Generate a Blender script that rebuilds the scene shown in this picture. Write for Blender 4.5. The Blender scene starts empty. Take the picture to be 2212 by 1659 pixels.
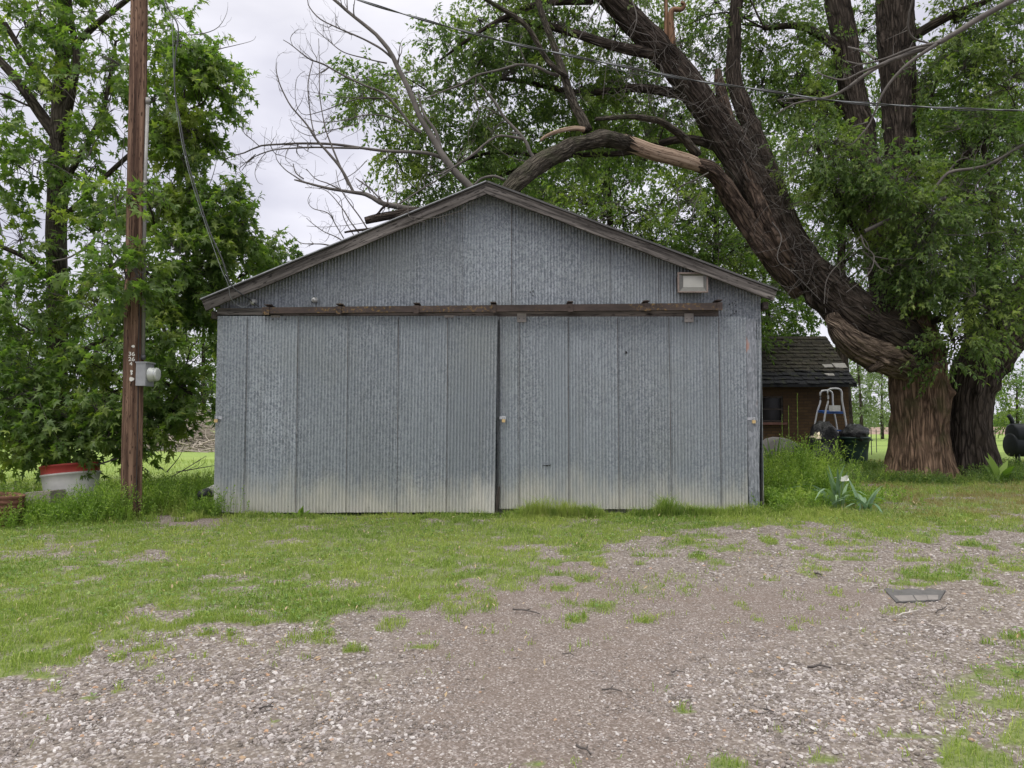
import bpy, math, random
import numpy as np
R = math.radians
C = bpy.context.scene.collection
scene = bpy.context.scene

# ------------------------------------------------------------------ camera
F = 1598.0; CU, CV = 1106.0, 829.5; PITCH = math.atan(85.5/F); CAMZ = 1.3
cam = bpy.data.cameras.new('camera'); cam.sensor_width = 36; cam.lens = 36*F/2212.0
cam.clip_start = 0.05; cam.clip_end = 3000
co = bpy.data.objects.new('camera', cam); C.objects.link(co)
co.location = (0, 0, CAMZ); co.rotation_euler = (math.pi/2+PITCH, 0, 0)
scene.camera = co

# ------------------------------------------------------------------ sky, sun, exposure
SUN_EL, SUN_AZ = R(56), R(228)      # high, behind the photographer and to the left
world = bpy.data.worlds.new('World'); scene.world = world; world.use_nodes = True
nt = world.node_tree; nt.nodes.clear()
def N(nt, typ, **kw):
    n = nt.nodes.new(typ)
    for k, v in kw.items():
        if k == 'ins':
            for kk, vv in v.items(): n.inputs[kk].default_value = vv
        else: setattr(n, k, v)
    return n
sky = N(nt, 'ShaderNodeTexSky', sky_type='NISHITA', sun_disc=False, sun_elevation=SUN_EL, sun_rotation=SUN_AZ)
tc = N(nt, 'ShaderNodeTexCoord')
mp = N(nt, 'ShaderNodeMapping', ins={'Scale': (1.0, 1.0, 2.6)})
nz = N(nt, 'ShaderNodeTexNoise', ins={'Scale': 2.3, 'Detail': 5.0, 'Roughness': 0.5, 'Distortion': 0.25})
cr = N(nt, 'ShaderNodeValToRGB')
cr.color_ramp.elements[0].position = .37; cr.color_ramp.elements[0].color = (.53, .53, .63, 1)
cr.color_ramp.elements[1].position = .63; cr.color_ramp.elements[1].color = (.86, .85, .925, 1)
sep = N(nt, 'ShaderNodeSeparateXYZ')
mr = N(nt, 'ShaderNodeMapRange', interpolation_type='SMOOTHSTEP', ins={'From Min': .42, 'From Max': 1.0, 'To Min': 10.0, 'To Max': 30.0})
vm = N(nt, 'ShaderNodeVectorMath', operation='SCALE')
mx = N(nt, 'ShaderNodeMix', data_type='RGBA'); mx.inputs[0].default_value = .93
bg = N(nt, 'ShaderNodeBackground', ins={'Strength': .1}); wo = N(nt, 'ShaderNodeOutputWorld')
L = nt.links.new
L(tc.outputs['Generated'], mp.inputs[0]); L(mp.outputs[0], nz.inputs['Vector']); L(nz.outputs[0], cr.inputs[0])
L(tc.outputs['Generated'], sep.inputs[0]); L(sep.outputs[2], mr.inputs['Value'])
L(mr.outputs[0], vm.inputs['Scale'])
mz = N(nt, 'ShaderNodeMapRange', interpolation_type='SMOOTHSTEP', ins={'From Min': .40, 'From Max': .65, 'To Min': 0., 'To Max': .85}); L(sep.outputs[2], mz.inputs['Value'])
mc = N(nt, 'ShaderNodeMix', data_type='RGBA'); L(mz.outputs[0], mc.inputs[0]); L(cr.outputs[0], mc.inputs[6]); mc.inputs[7].default_value = (.83, .81, .77, 1); L(mc.outputs[2], vm.inputs[0])
L(sky.outputs[0], mx.inputs[6]); L(vm.outputs[0], mx.inputs[7]); L(mx.outputs[2], bg.inputs[0]); L(bg.outputs[0], wo.inputs[0])
sl = bpy.data.lights.new('sun', 'SUN'); sl.energy = 1.3; sl.angle = R(25); sl.color = (1, .96, .9)
so = bpy.data.objects.new('sun', sl); C.objects.link(so)
so.rotation_euler = (math.pi/2-SUN_EL, 0, R(-48))
scene.view_settings.view_transform = 'Standard'; scene.view_settings.look = 'None'
scene.view_settings.gamma = 1.0; scene.view_settings.exposure = 0.27
scene.cycles.max_bounces = 8; scene.cycles.transparent_max_bounces = 8
scene.cycles.diffuse_bounces = 3; scene.cycles.transmission_bounces = 4
scene.cycles.use_denoising = True; scene.cycles.caustics_reflective = False; scene.cycles.caustics_refractive = False

# ------------------------------------------------------------------ geometry helpers
def ray(u, v):
    dx = (u-CU)/F; dy = (CV-v)/F
    return dx, math.cos(PITCH)-dy*math.sin(PITCH), math.sin(PITCH)+dy*math.cos(PITCH)
def at(u, v, Y):
    """the place at distance Y in front of the camera that the photo shows at (u, v)"""
    a, b, c = ray(u, v); return np.array([a*Y/b, Y, CAMZ+c*Y/b])
def pix(x, y, z):
    c, s = math.cos(PITCH), math.sin(PITCH)
    z = z-CAMZ; d = y*c+z*s; h = -y*s+z*c
    d = np.maximum(d, .05)
    return CU+F*x/d, CV-F*h/d

def _h(ix, iy, iz, seed):
    with np.errstate(over='ignore'):
        n = (ix*np.uint32(374761393)+iy*np.uint32(668265263)+iz*np.uint32(2147483647)+np.uint32(seed*1013904223 & 0xffffffff))
        n = (n ^ (n >> np.uint32(13)))*np.uint32(1274126177)
        n = n ^ (n >> np.uint32(16))
    return (n & np.uint32(0xffffff)).astype(np.float64)/0xffffff
def vnoise(x, y, z=0., seed=1):
    x, y, z = np.broadcast_arrays(np.asarray(x, float), np.asarray(y, float), np.asarray(z, float))
    fx, fy, fz = np.floor(x), np.floor(y), np.floor(z)
    i = [(f.astype(np.int64) & 0xffffffff).astype(np.uint32) for f in (fx, fy, fz)]
    t = [q-f for q, f in ((x, fx), (y, fy), (z, fz))]; t = [q*q*(3-2*q) for q in t]
    o = np.uint32(1); r = 0
    for a in (0, 1):
        for b in (0, 1):
            for c in (0, 1):
                w = (t[0] if a else 1-t[0])*(t[1] if b else 1-t[1])*(t[2] if c else 1-t[2])
                r = r+w*_h(i[0]+o*np.uint32(a), i[1]+o*np.uint32(b), i[2]+o*np.uint32(c), seed)
    return r
def fbm(x, y, z=0., seed=1, oct=4):
    s = 0; a = .5; t = 0
    for k in range(oct):
        s = s+a*vnoise(np.asarray(x)*2**k, np.asarray(y)*2**k, np.asarray(z)*2**k, seed+k*7); t += a; a *= .5
    return s/t
def sstep(a, b, x):
    t = np.clip((np.asarray(x, float)-a)/(b-a), 0, 1); return t*t*(3-2*t)
def unit(v):
    v = np.asarray(v, float); return v/np.maximum(np.linalg.norm(v, axis=-1, keepdims=True), 1e-9)

class Acc:
    """collects faces and builds ONE mesh object"""
    def __init__(s): s.V = []; s.F = []; s.B = []; s.M = []; s.n = 0
    def add(s, V, F, B=None, m=0):
        V = np.asarray(V, float).reshape(-1, 3)
        Fs = F if isinstance(F, list) and len(F) and isinstance(F[0], np.ndarray) else None
        if Fs is None:
            by = {}
            for f in F: by.setdefault(len(f), []).append(f)
            Fs = [np.array(x, dtype=np.int64) for x in by.values()]
        for f in Fs:
            s.F.append(f.astype(np.int64)+s.n); s.M.append(np.full(len(f), m))
        s.V.append(V); s.B.append(V.copy() if B is None else np.asarray(B, float).reshape(-1, 3)); s.n += len(V)
        return s
    def box(s, c, d, rz=0., m=0, bev=0.0, ax=2):
        x, y, z = np.array(d)/2.
        V = np.array([[a*x, b*y, e*z] for a in (-1, 1) for b in (-1, 1) for e in (-1, 1)])
        B = V.copy()+np.array(c)
        if ax == 0: B = B[:, [1, 2, 0]]
        if ax == 1: B = B[:, [0, 2, 1]]
        if rz: V = V@np.array([[math.cos(rz), math.sin(rz), 0], [-math.sin(rz), math.cos(rz), 0], [0, 0, 1]])
        return s.add(V+np.array(c), [(0, 1, 3, 2), (4, 6, 7, 5), (0, 4, 5, 1), (2, 3, 7, 6), (0, 2, 6, 4), (1, 5, 7, 3)], B, m)
    def prism(s, P, Q, m=0, B=None):
        """closed loop P joined to loop Q, both capped"""
        P = np.asarray(P, float); Q = np.asarray(Q, float); k = len(P)
        fs = [tuple(range(k))[::-1], tuple(range(k, 2*k))]+[(i, (i+1) % k, k+(i+1) % k, k+i) for i in range(k)]
        return s.add(np.vstack([P, Q]), fs, B, m)
    def tube(s, P, Rr, segs=8, m=0, fn=None, caps=True, boff=0.):
        P = np.asarray(P, float); Rr = np.broadcast_to(np.asarray(Rr, float), (len(P),))
        V, Fq, B = tubes(P[None], Rr[None], segs, fn, boff)
        fs = [Fq]
        if caps:
            k = len(P); a = np.arange(segs)
            s.add(V, fs, B, m); n0 = s.n-len(V)
            for idx in (a[::-1], a+(k-1)*segs):
                s.F.append((idx[None]+n0).astype(np.int64)); s.M.append(np.full(1, m))
            return s
        return s.add(V, fs, B, m)
    def build(s, name, mats, parent=None, smooth=False, **props):
        me = bpy.data.meshes.new(name)
        V = np.vstack(s.V); me.vertices.add(len(V)); me.vertices.foreach_set('co', V.astype(np.float32).ravel())
        sizes = np.concatenate([np.full(len(f), f.shape[1]) for f in s.F]); loops = np.concatenate([f.ravel() for f in s.F])
        me.loops.add(len(loops)); me.loops.foreach_set('vertex_index', loops.astype(np.int32))
        me.polygons.add(len(sizes)); st = np.concatenate([[0], np.cumsum(sizes)[:-1]])
        me.polygons.foreach_set('loop_start', st.astype(np.int32))
        try: me.polygons.foreach_set('loop_total', sizes.astype(np.int32))
        except Exception: pass
        me.polygons.foreach_set('material_index', np.concatenate(s.M).astype(np.int32))
        me.polygons.foreach_set('use_smooth', np.full(len(sizes), smooth))
        at_ = me.attributes.new('bark', 'FLOAT_VECTOR', 'POINT'); at_.data.foreach_set('vector', np.vstack(s.B).astype(np.float32).ravel())
        me.update(calc_edges=True); me.validate()
        for m_ in (mats if isinstance(mats, (list, tuple)) else [mats]): me.materials.append(m_)
        o = bpy.data.objects.new(name, me); C.objects.link(o)
        if parent is not None:
            o.parent = parent; o.matrix_parent_inverse = parent_inv(parent)
        for k, v in props.items(): o[k] = v
        return o
def parent_inv(p):
    from mathutils import Matrix
    return (Matrix.Translation(p.location)@p.rotation_euler.to_matrix().to_4x4()).inverted() if p.parent is None else Matrix.Identity(4)
def thing(name, label, cat, loc=(0, 0, 0), group=None):
    o = bpy.data.objects.new(name, None); C.objects.link(o); o.location = loc
    o.empty_display_size = .1; o['label'] = label; o['category'] = cat
    if group: o['group'] = group
    return o
def tag(o, label, cat, group=None, kind=None):
    o['label'] = label; o['category'] = cat
    if group: o['group'] = group
    if kind: o['kind'] = kind
    return o

def frames(P):
    T = np.gradient(P, axis=1); T = unit(T)
    ref = np.where(np.abs(T[..., 2:3]) > .9, np.array([1., 0, 0]), np.array([0., 0, 1]))
    mean = unit(T.mean(axis=1, keepdims=True))
    ref = np.where(np.abs(mean[..., 2:3]) > .75, np.array([0., 1., 0]), np.array([0., 0, 1]))+0*T
    A = unit(np.cross(T, ref)); Bn = np.cross(T, A)
    return T, A, Bn
def tubes(P, Rr, segs=3, fn=None, boff=0.):
    """P (n,k,3), Rr (n,k) -> verts, quads, bark coordinates"""
    n, k, _ = P.shape
    T, A, Bn = frames(P)
    a = np.linspace(0, 2*np.pi, segs, endpoint=False)
    Ls = np.concatenate([np.zeros((n, 1)), np.cumsum(np.linalg.norm(np.diff(P, axis=1), axis=2), axis=1)], axis=1)
    ca, sa = np.cos(a), np.sin(a)
    rr = np.repeat(Rr[:, :, None], segs, 2)
    if fn is not None: rr = fn(rr, a[None, None, :]+0*rr, Ls[:, :, None]+0*rr)
    V = P[:, :, None, :]+rr[..., None]*(ca[None, None, :, None]*A[:, :, None, :]+sa[None, None, :, None]*Bn[:, :, None, :])
    rm = Rr.mean(axis=1)[:, None, None]+0*rr
    B = np.stack([ca*rm, sa*rm, Ls[:, :, None]+boff+0*rr], -1)
    B = B+np.arange(n)[:, None, None, None]*np.array([0, 0, .37])
    i = np.arange(k-1)[:, None]*segs; j = np.arange(segs)[None]
    q = np.stack([i+j, i+(j+1) % segs, i+segs+(j+1) % segs, i+segs+j], -1).reshape(-1, 4)
    Fq = (q[None]+(np.arange(n)*k*segs)[:, None, None]).reshape(-1, 4)
    return V.reshape(-1, 3), Fq, B.reshape(-1, 3)
def curve(P, n):
    """Catmull-Rom through rows of P (any width), n samples"""
    P = np.asarray(P, float)
    d = np.concatenate([[0], np.cumsum(np.linalg.norm(np.diff(P[:, :3], axis=0), axis=1))]); d /= d[-1]
    Q = np.vstack([2*P[0]-P[1], P, 2*P[-1]-P[-2]])
    out = []
    for t in np.linspace(0, 1, n):
        i = min(np.searchsorted(d, t, 'right')-1, len(P)-2); s_ = (t-d[i])/max(d[i+1]-d[i], 1e-9)
        p0, p1, p2, p3 = Q[i], Q[i+1], Q[i+2], Q[i+3]
        out.append(.5*(2*p1+(p2-p0)*s_+(2*p0-5*p1+4*p2-p3)*s_**2+(3*p1-p0-3*p2+p3)*s_**3))
    return np.array(out)
def path(pts, n):
    """pts rows (u, v, Y, r) -> smooth world path and radii"""
    W = np.array([list(at(p[0], p[1], p[2]))+[p[3]] for p in pts])
    c = curve(W, n); return c[:, :3], np.maximum(c[:, 3], .002)

# ------------------------------------------------------------------ materials
def mat(name):
    m = bpy.data.materials.new(name); m.use_nodes = True; m.node_tree.nodes.clear(); return m, m.node_tree
def ramp(nt, src, stops):
    c = N(nt, 'ShaderNodeValToRGB'); e = c.color_ramp.elements
    while len(e) < len(stops): e.new(.5)
    for k, (p, col) in enumerate(stops):
        e[k].position = p; e[k].color = tuple(col)+((1,) if len(col) == 3 else ())
    nt.links.new(src, c.inputs[0]); return c.outputs[0]
def mixc(nt, fac, a, b, typ='MIX'):
    m = N(nt, 'ShaderNodeMix', data_type='RGBA', blend_type=typ)
    for i, x in ((0, fac), (6, a), (7, b)):
        if hasattr(x, 'is_linked'): nt.links.new(x, m.inputs[i])
        elif i == 0: m.inputs[0].default_value = x
        else: m.inputs[i].default_value = tuple(x)+((1,) if len(x) == 3 else ())
    return m.outputs[2]
def vec(nt, src, scale):
    m = N(nt, 'ShaderNodeMapping', ins={'Scale': scale}); nt.links.new(src, m.inputs[0]); return m.outputs[0]
def noise(nt, v, scale, detail=4., rough=.55, dist=0.):
    n = N(nt, 'ShaderNodeTexNoise', ins={'Scale': scale, 'Detail': detail, 'Roughness': rough, 'Distortion': dist})
    nt.links.new(v, n.inputs['Vector']); return n.outputs[0]
def vor(nt, v, scale, out='Color', feature='F1'):
    n = N(nt, 'ShaderNodeTexVoronoi', feature=feature, ins={'Scale': scale}); nt.links.new(v, n.inputs['Vector']); return n.outputs[out]
def maprange(nt, v, a, b, c=0., d=1., smooth=False):
    n = N(nt, 'ShaderNodeMapRange', ins={'From Min': a, 'From Max': b, 'To Min': c, 'To Max': d})
    if smooth: n.interpolation_type = 'SMOOTHSTEP'
    nt.links.new(v, n.inputs['Value']); return n.outputs[0]
def mth(nt, op, a, b=None):
    n = N(nt, 'ShaderNodeMath', operation=op)
    for i, x in enumerate((a, b)):
        if x is None: continue
        if hasattr(x, 'is_linked'): nt.links.new(x, n.inputs[i])
        else: n.inputs[i].default_value = x
    return n.outputs[0]
def finish(nt, col, rough=.8, metal=0., bump=None, bd=.01, bs=.6, spec=.5):
    b = N(nt, 'ShaderNodeBsdfPrincipled'); o = N(nt, 'ShaderNodeOutputMaterial')
    for k, x in (('Base Color', col), ('Roughness', rough), ('Metallic', metal), ('Specular IOR Level', spec)):
        if hasattr(x, 'is_linked'): nt.links.new(x, b.inputs[k])
        else: b.inputs[k].default_value = tuple(x)+(1,) if k == 'Base Color' else x
    if bump is not None:
        u = N(nt, 'ShaderNodeBump', ins={'Distance': bd, 'Strength': bs}); nt.links.new(bump, u.inputs['Height']); nt.links.new(u.outputs[0], b.inputs['Normal'])
    nt.links.new(b.outputs[0], o.inputs[0]); return b
def coord(nt, which='Object'):
    return N(nt, 'ShaderNodeTexCoord').outputs[which]
def attr(nt, name, out='Vector'):
    return N(nt, 'ShaderNodeAttribute', attribute_name=name).outputs[out]

def plain(name, col, rough=.6, metal=0., var=.25, scale=8., spec=.5):
    m, nt = mat(name); c = coord(nt)
    n = noise(nt, c, scale, 6, .65)
    d = tuple(x*(1-var) for x in col); e = tuple(min(1, x*(1+var)) for x in col)
    finish(nt, ramp(nt, n, [(.3, d), (.7, e)]), rough, metal, n, .004, .4, spec); return m
def bark(name, dark, light, moss=None, ridge=1., sc=1., zs=1.):
    m, nt = mat(name); b = attr(nt, 'bark')
    v1 = vec(nt, b, (11*sc, 11*sc, 2.2*sc*zs)); v2 = vec(nt, b, (30*sc, 30*sc, 7*sc*zs))
    wob = noise(nt, vec(nt, b, (5, 5, 3)), 1., 3)
    vv = N(nt, 'ShaderNodeVectorMath', operation='ADD'); nt.links.new(v1, vv.inputs[0])
    sc_ = N(nt, 'ShaderNodeVectorMath', operation='SCALE', ins={'Scale': 1.6})
    nz_ = N(nt, 'ShaderNodeTexNoise', ins={'Scale': .8, 'Detail': 3.}); nt.links.new(v1, nz_.inputs['Vector'])
    nt.links.new(nz_.outputs['Color'], sc_.inputs[0]); nt.links.new(sc_.outputs[0], vv.inputs[1])
    e = vor(nt, vv.outputs[0], 1., 'Distance', 'DISTANCE_TO_EDGE')
    n2 = noise(nt, v2, 1., 5, .7)
    rid = maprange(nt, e, 0, .28)
    h = mth(nt, 'ADD', mth(nt, 'MULTIPLY', rid, .7), mth(nt, 'MULTIPLY', n2, .5))
    col = ramp(nt, h, [(.15, tuple(x*.42 for x in dark)), (.42, dark), (.95, light)])
    col = mixc(nt, maprange(nt, wob, .4, .7, 0, .55), col, tuple(x*1.35 for x in light))
    if moss: col = mixc(nt, maprange(nt, noise(nt, b, 2.1, 5), .5, .72, 0, .8), col, moss)
    finish(nt, col, .95, 0, h, .035*ridge, 1., .2); return m
def leafmat(name, a, b, yellow, tr=.38, sc=1.1):
    m, nt = mat(name)
    rnd = N(nt, 'ShaderNodeNewGeometry').outputs['Random Per Island']
    big = noise(nt, coord(nt), sc, 3)
    col = mixc(nt, rnd, a, b)
    col = mixc(nt, maprange(nt, big, .52, .72, 0, .75), col, yellow)
    col = mixc(nt, maprange(nt, rnd, .93, 1., 0, .6), col, yellow)
    d = N(nt, 'ShaderNodeBsdfPrincipled', ins={'Roughness': .48, 'Specular IOR Level': .35}); nt.links.new(col, d.inputs['Base Color'])
    t = N(nt, 'ShaderNodeBsdfTranslucent')
    tcx = mixc(nt, 1., col, (1.6, 1.9, .7), 'MULTIPLY'); nt.links.new(tcx, t.inputs[0])
    mxx = N(nt, 'ShaderNodeMixShader', ins={0: tr}); o = N(nt, 'ShaderNodeOutputMaterial')
    nt.links.new(d.outputs[0], mxx.inputs[1]); nt.links.new(t.outputs[0], mxx.inputs[2]); nt.links.new(mxx.outputs[0], o.inputs[0])
    return m
def wood(name, dark, light, sc=1., rough=.9):
    m, nt = mat(name); b = attr(nt, 'bark')
    n1 = noise(nt, vec(nt, b, (42*sc, 42*sc, 1.6*sc)), 1., 6, .7, .4); n2 = noise(nt, vec(nt, b, (6, 6, .8)), 1., 3)
    k = vor(nt, vec(nt, b, (5, 5, 1.3)), 1., 'Distance'); 
    col = ramp(nt, n1, [(.34, tuple(x*.35 for x in dark)), (.45, dark), (.62, light), (.8, tuple(min(1, x*1.35) for x in light))])
    col = mixc(nt, maprange(nt, n2, .45, .7, 0, .6), col, tuple(x*.6 for x in dark))
    col = mixc(nt, maprange(nt, k, .03, .12, .8, 0), col, tuple(x*.35 for x in dark))
    fleck = noise(nt, vec(nt, b, (55, 55, 9)), 1., 2, .5)
    col = mixc(nt, maprange(nt, fleck, .60, .66, 0, .85), col, tuple(x*.22 for x in dark))
    finish(nt, col, rough, 0, n1, .006, 1., .2); return m

def galv(name, tint=1., spang=1., mud=True):
    m, nt = mat(name); c = coord(nt)
    rnd = N(nt, 'ShaderNodeNewGeometry').outputs['Random Per Island']
    v = vec(nt, c, (66, 0, 50))
    dn = N(nt, 'ShaderNodeTexNoise', ins={'Scale': 1.7, 'Detail': 2.}); nt.links.new(v, dn.inputs['Vector'])
    add = N(nt, 'ShaderNodeVectorMath', operation='ADD'); nt.links.new(v, add.inputs[0]); nt.links.new(dn.outputs['Color'], add.inputs[1])
    sp = vor(nt, add.outputs[0], 1., 'Color'); spv = N(nt, 'ShaderNodeSeparateColor'); nt.links.new(sp, spv.inputs[0]); spv = spv.outputs[0]
    fine = noise(nt, vec(nt, c, (90, 0, 70)), 1., 4, .7)
    mott = mth(nt, 'ADD', mth(nt, 'MULTIPLY', spv, .5), mth(nt, 'MULTIPLY', fine, .5))
    patch = noise(nt, vec(nt, c, (1.0, 1.0, .55)), 1., 4, .6, .5)
    patch2 = maprange(nt, patch, .36, .62, .25*spang, 1.*spang)
    lo = tuple(x*tint for x in (.198, .222, .248)); hi = tuple(x*tint for x in (.385, .42, .455)); mid = tuple(x*tint for x in (.29, .323, .353))
    sp_c = ramp(nt, mott, [(.32, lo), (.66, hi)])
    col = mixc(nt, patch2, mid, sp_c)
    wv = N(nt, 'ShaderNodeMath', operation='MULTIPLY_ADD'); nt.links.new(rnd, wv.inputs[0]); wv.inputs[1].default_value = .30; wv.inputs[2].default_value = .82
    cc = N(nt, 'ShaderNodeCombineColor'); [nt.links.new(wv.outputs[0], cc.inputs[i]) for i in range(3)]
    col = mixc(nt, 1., col, cc.outputs[0], 'MULTIPLY')
    # vertical runs of dull oxide
    runs = noise(nt, vec(nt, c, (9, 9, .35)), 1., 4, .6)
    col = mixc(nt, maprange(nt, runs, .55, .75, 0, .45), col, (.20, .215, .225))
    big = noise(nt, vec(nt, c, (.8, .8, .9)), 1., 3)
    col = mixc(nt, maprange(nt, big, .5, .75, 0, .35), col, (.26, .28, .26))
    if mud:
        z = N(nt, 'ShaderNodeSeparateXYZ'); nt.links.new(c, z.inputs[0])
        zz = mth(nt, 'ADD', z.outputs[2], mth(nt, 'MULTIPLY', noise(nt, vec(nt, c, (2.6, 2.6, .9)), 1., 7, .75), -1.15))
        col = mixc(nt, maprange(nt, zz, .20, -.38, 0, .8, True), col, (.56, .545, .475))
        col = mixc(nt, maprange(nt, mth(nt, 'ADD', zz, mth(nt, 'MULTIPLY', fine, .2)), -.22, -.5, 0, .5, True), col, (.24, .23, .18))
    finish(nt, col, maprange(nt, mott, .3, .7, .42, .62), .25, mott, .0012, .5, .4); return m

M = {}
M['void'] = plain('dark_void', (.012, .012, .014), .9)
M['galv'] = galv('galvanised_sheet'); M['galv_dark'] = galv('galvanised_patch', .8, 1.0)
M['galv_gable'] = galv('galvanised_gable', .95, 1.35, False)
M['board'] = wood('weathered_board', (.085, .077, .072), (.205, .187, .175), .8)
M['pole'] = wood('pole_wood', (.10, .058, .042), (.26, .165, .115), .6)
M['bark'] = bark('bark_brown', (.085, .055, .038), (.24, .16, .11), (.07, .075, .03), 1.6, 1.9, .5)
M['bark_dark'] = bark('bark_dark', (.028, .022, .018), (.085, .068, .056), None, 1.5, 1.8, .65)
M['bark_stub'] = bark('bark_pale_scaly', (.06, .044, .034), (.215, .165, .125), None, 1.4, 1.5)
M['bark_limb'] = bark('bark_mossy_limb', (.03, .026, .020), (.09, .078, .062), (.05, .06, .024), 1., 2.2)
M['bark_small'] = bark('bark_young', (.035, .03, .024), (.10, .085, .07), None, .5, 2.)
M['bark_peel'] = bark('bark_reddish', (.042, .031, .025), (.135, .098, .075), None, 1.3, 1.5)
M['barewood'] = wood('stripped_wood', (.24, .17, .12), (.50, .39, .30), .6, .75)
M['peel'] = wood('peeled_limb', (.13, .075, .045), (.27, .16, .10), .5)
M['twig'] = plain('dead_twig', (.10, .09, .082), .9, 0, .4, 5)
M['twig_dark'] = plain('dark_twig', (.075, .065, .06), .9)
M['twig_pale'] = plain('bleached_twig', (.42, .39, .36), .85)
M['maple_leaf'] = leafmat('maple_leaf', (.07, .125, .035), (.15, .215, .06), (.34, .38, .09), .45)
M['leaf_big'] = leafmat('old_tree_leaf', (.065, .115, .035), (.14, .20, .06), (.29, .34, .085), .44, .8)
M['leaf_far'] = leafmat('far_tree_leaf', (.06, .11, .03), (.14, .205, .055), (.33, .38, .09), .45, .4)
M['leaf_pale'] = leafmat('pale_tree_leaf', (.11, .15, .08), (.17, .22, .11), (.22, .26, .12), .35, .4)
M['weed'] = leafmat('weed_leaf', (.09, .16, .03), (.25, .36, .07), (.42, .50, .12), .4, 2.)
M['iris'] = leafmat('iris_leaf', (.10, .18, .10), (.23, .33, .20), (.22, .32, .16), .2, 3.)

# grass blades
m, g = mat('grass_blade'); rnd = N(g, 'ShaderNodeNewGeometry').outputs['Random Per Island']
c = coord(g); big = noise(g, c, .9, 4); pt = noise(g, c, 4.5, 3)
col = mixc(g, rnd, (.115, .20, .035), (.31, .39, .09)); col = mixc(g, maprange(g, big, .40, .64, 0, .7), col, (.38, .43, .11))
col = mixc(g, maprange(g, rnd, .94, .97, 0, .8), col, (.52, .46, .28)); col = mixc(g, maprange(g, pt, .55, .75, 0, .5), col, (.11, .20, .05))
sx = N(g, 'ShaderNodeSeparateXYZ'); g.links.new(c, sx.inputs[0])
dry = mth(g, 'MULTIPLY', maprange(g, sx.outputs[0], 3.6, 5.5), maprange(g, sx.outputs[1], 8.2, 9.4)); dry = mth(g, 'MULTIPLY', dry, maprange(g, noise(g, c, 1.6, 4), .38, .55))
col = mixc(g, mth(g, 'MULTIPLY', dry, .9), col, (.27, .20, .105))
d = N(g, 'ShaderNodeBsdfPrincipled', ins={'Roughness': .6, 'Specular IOR Level': .25}); g.links.new(col, d.inputs['Base Color'])
t = N(g, 'ShaderNodeBsdfTranslucent'); g.links.new(mixc(g, 1., col, (1.3, 1.5, .8), 'MULTIPLY'), t.inputs[0])
mxx = N(g, 'ShaderNodeMixShader', ins={0: .3}); o = N(g, 'ShaderNodeOutputMaterial')
g.links.new(d.outputs[0], mxx.inputs[1]); g.links.new(t.outputs[0], mxx.inputs[2]); g.links.new(mxx.outputs[0], o.inputs[0]); M['grass'] = m

# stones
m, g = mat('limestone_chip'); rnd = N(g, 'ShaderNodeNewGeometry').outputs['Random Per Island']
col = ramp(g, rnd, [(0, (.095, .082, .072)), (.3, (.18, .155, .145)), (.60, (.275, .245, .238)), (.84, (.41, .38, .375)), (.965, (.57, .545, .535)), (.975, (.40, .24, .15)), (1, (.34, .27, .17))])
n = noise(g, coord(g), 90, 4, .7); col = mixc(g, maprange(g, n, .35, .7, 0, .5), col, (.20, .17, .145))
finish(g, col, .9, 0, n, .003, .6, .2); M['stone'] = m

# ground
m, g = mat('ground'); c = coord(g); cov = attr(g, 'cover', 'Fac'); soil = attr(g, 'soil', 'Fac'); far = attr(g, 'far', 'Fac')
st = vor(g, c, 52., 'Color'); ss = N(g, 'ShaderNodeSeparateColor'); g.links.new(st, ss.inputs[0])
st2 = vor(g, c, 120., 'Color'); s2 = N(g, 'ShaderNodeSeparateColor'); g.links.new(st2, s2.inputs[0])
edge = vor(g, c, 52., 'Distance')
grav = ramp(g, ss.outputs[0], [(0, (.11, .095, .08)), (.45, (.20, .175, .155)), (.8, (.34, .305, .28)), (1, (.50, .47, .44))])
grav = mixc(g, maprange(g, edge, .3, .7, 0, .75), grav, (.13, .105, .085))
fin = ramp(g, s2.outputs[1], [(0, (.11, .09, .078)), (.6, (.19, .16, .145)), (.9, (.29, .255, .24)), (1, (.48, .45, .43))])
dirt = mixc(g, maprange(g, noise(g, c, 6, 6, .6), .3, .7, 0, .6), fin, (.155, .12, .10))
base = mixc(g, maprange(g, mth(g, 'ADD', soil, mth(g, 'MULTIPLY', noise(g, c, 3.5, 6, .65), .7)), .45, .8, .25, 1), grav, dirt)
gr = ramp(g, noise(g, c, 38., 6, .7), [(.3, (.07, .10, .03)), (.55, (.15, .19, .055)), (.78, (.23, .22, .11))])
base = mixc(g, maprange(g, mth(g, 'ADD', cov, mth(g, 'MULTIPLY', noise(g, c, 25, 5, .7), .4)), .72, 1.12, 0, .93), base, gr)
fg = ramp(g, noise(g, vec(g, c, (.5, .18, 1)), 1., 8, .7), [(.3, (.17, .25, .065)), (.7, (.28, .36, .10))])
fine_ = noise(g, c, 14., 5, .7); fg = mixc(g, maprange(g, fine_, .35, .65, .35, 0), fg, (.10, .15, .03))
base = mixc(g, far, base, fg)
finish(g, base, .95, 0, mth(g, 'SUBTRACT', noise(g, c, 60, 4), mth(g, 'MULTIPLY', edge, .8)), .012, .8, .15); M['ground'] = m

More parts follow.
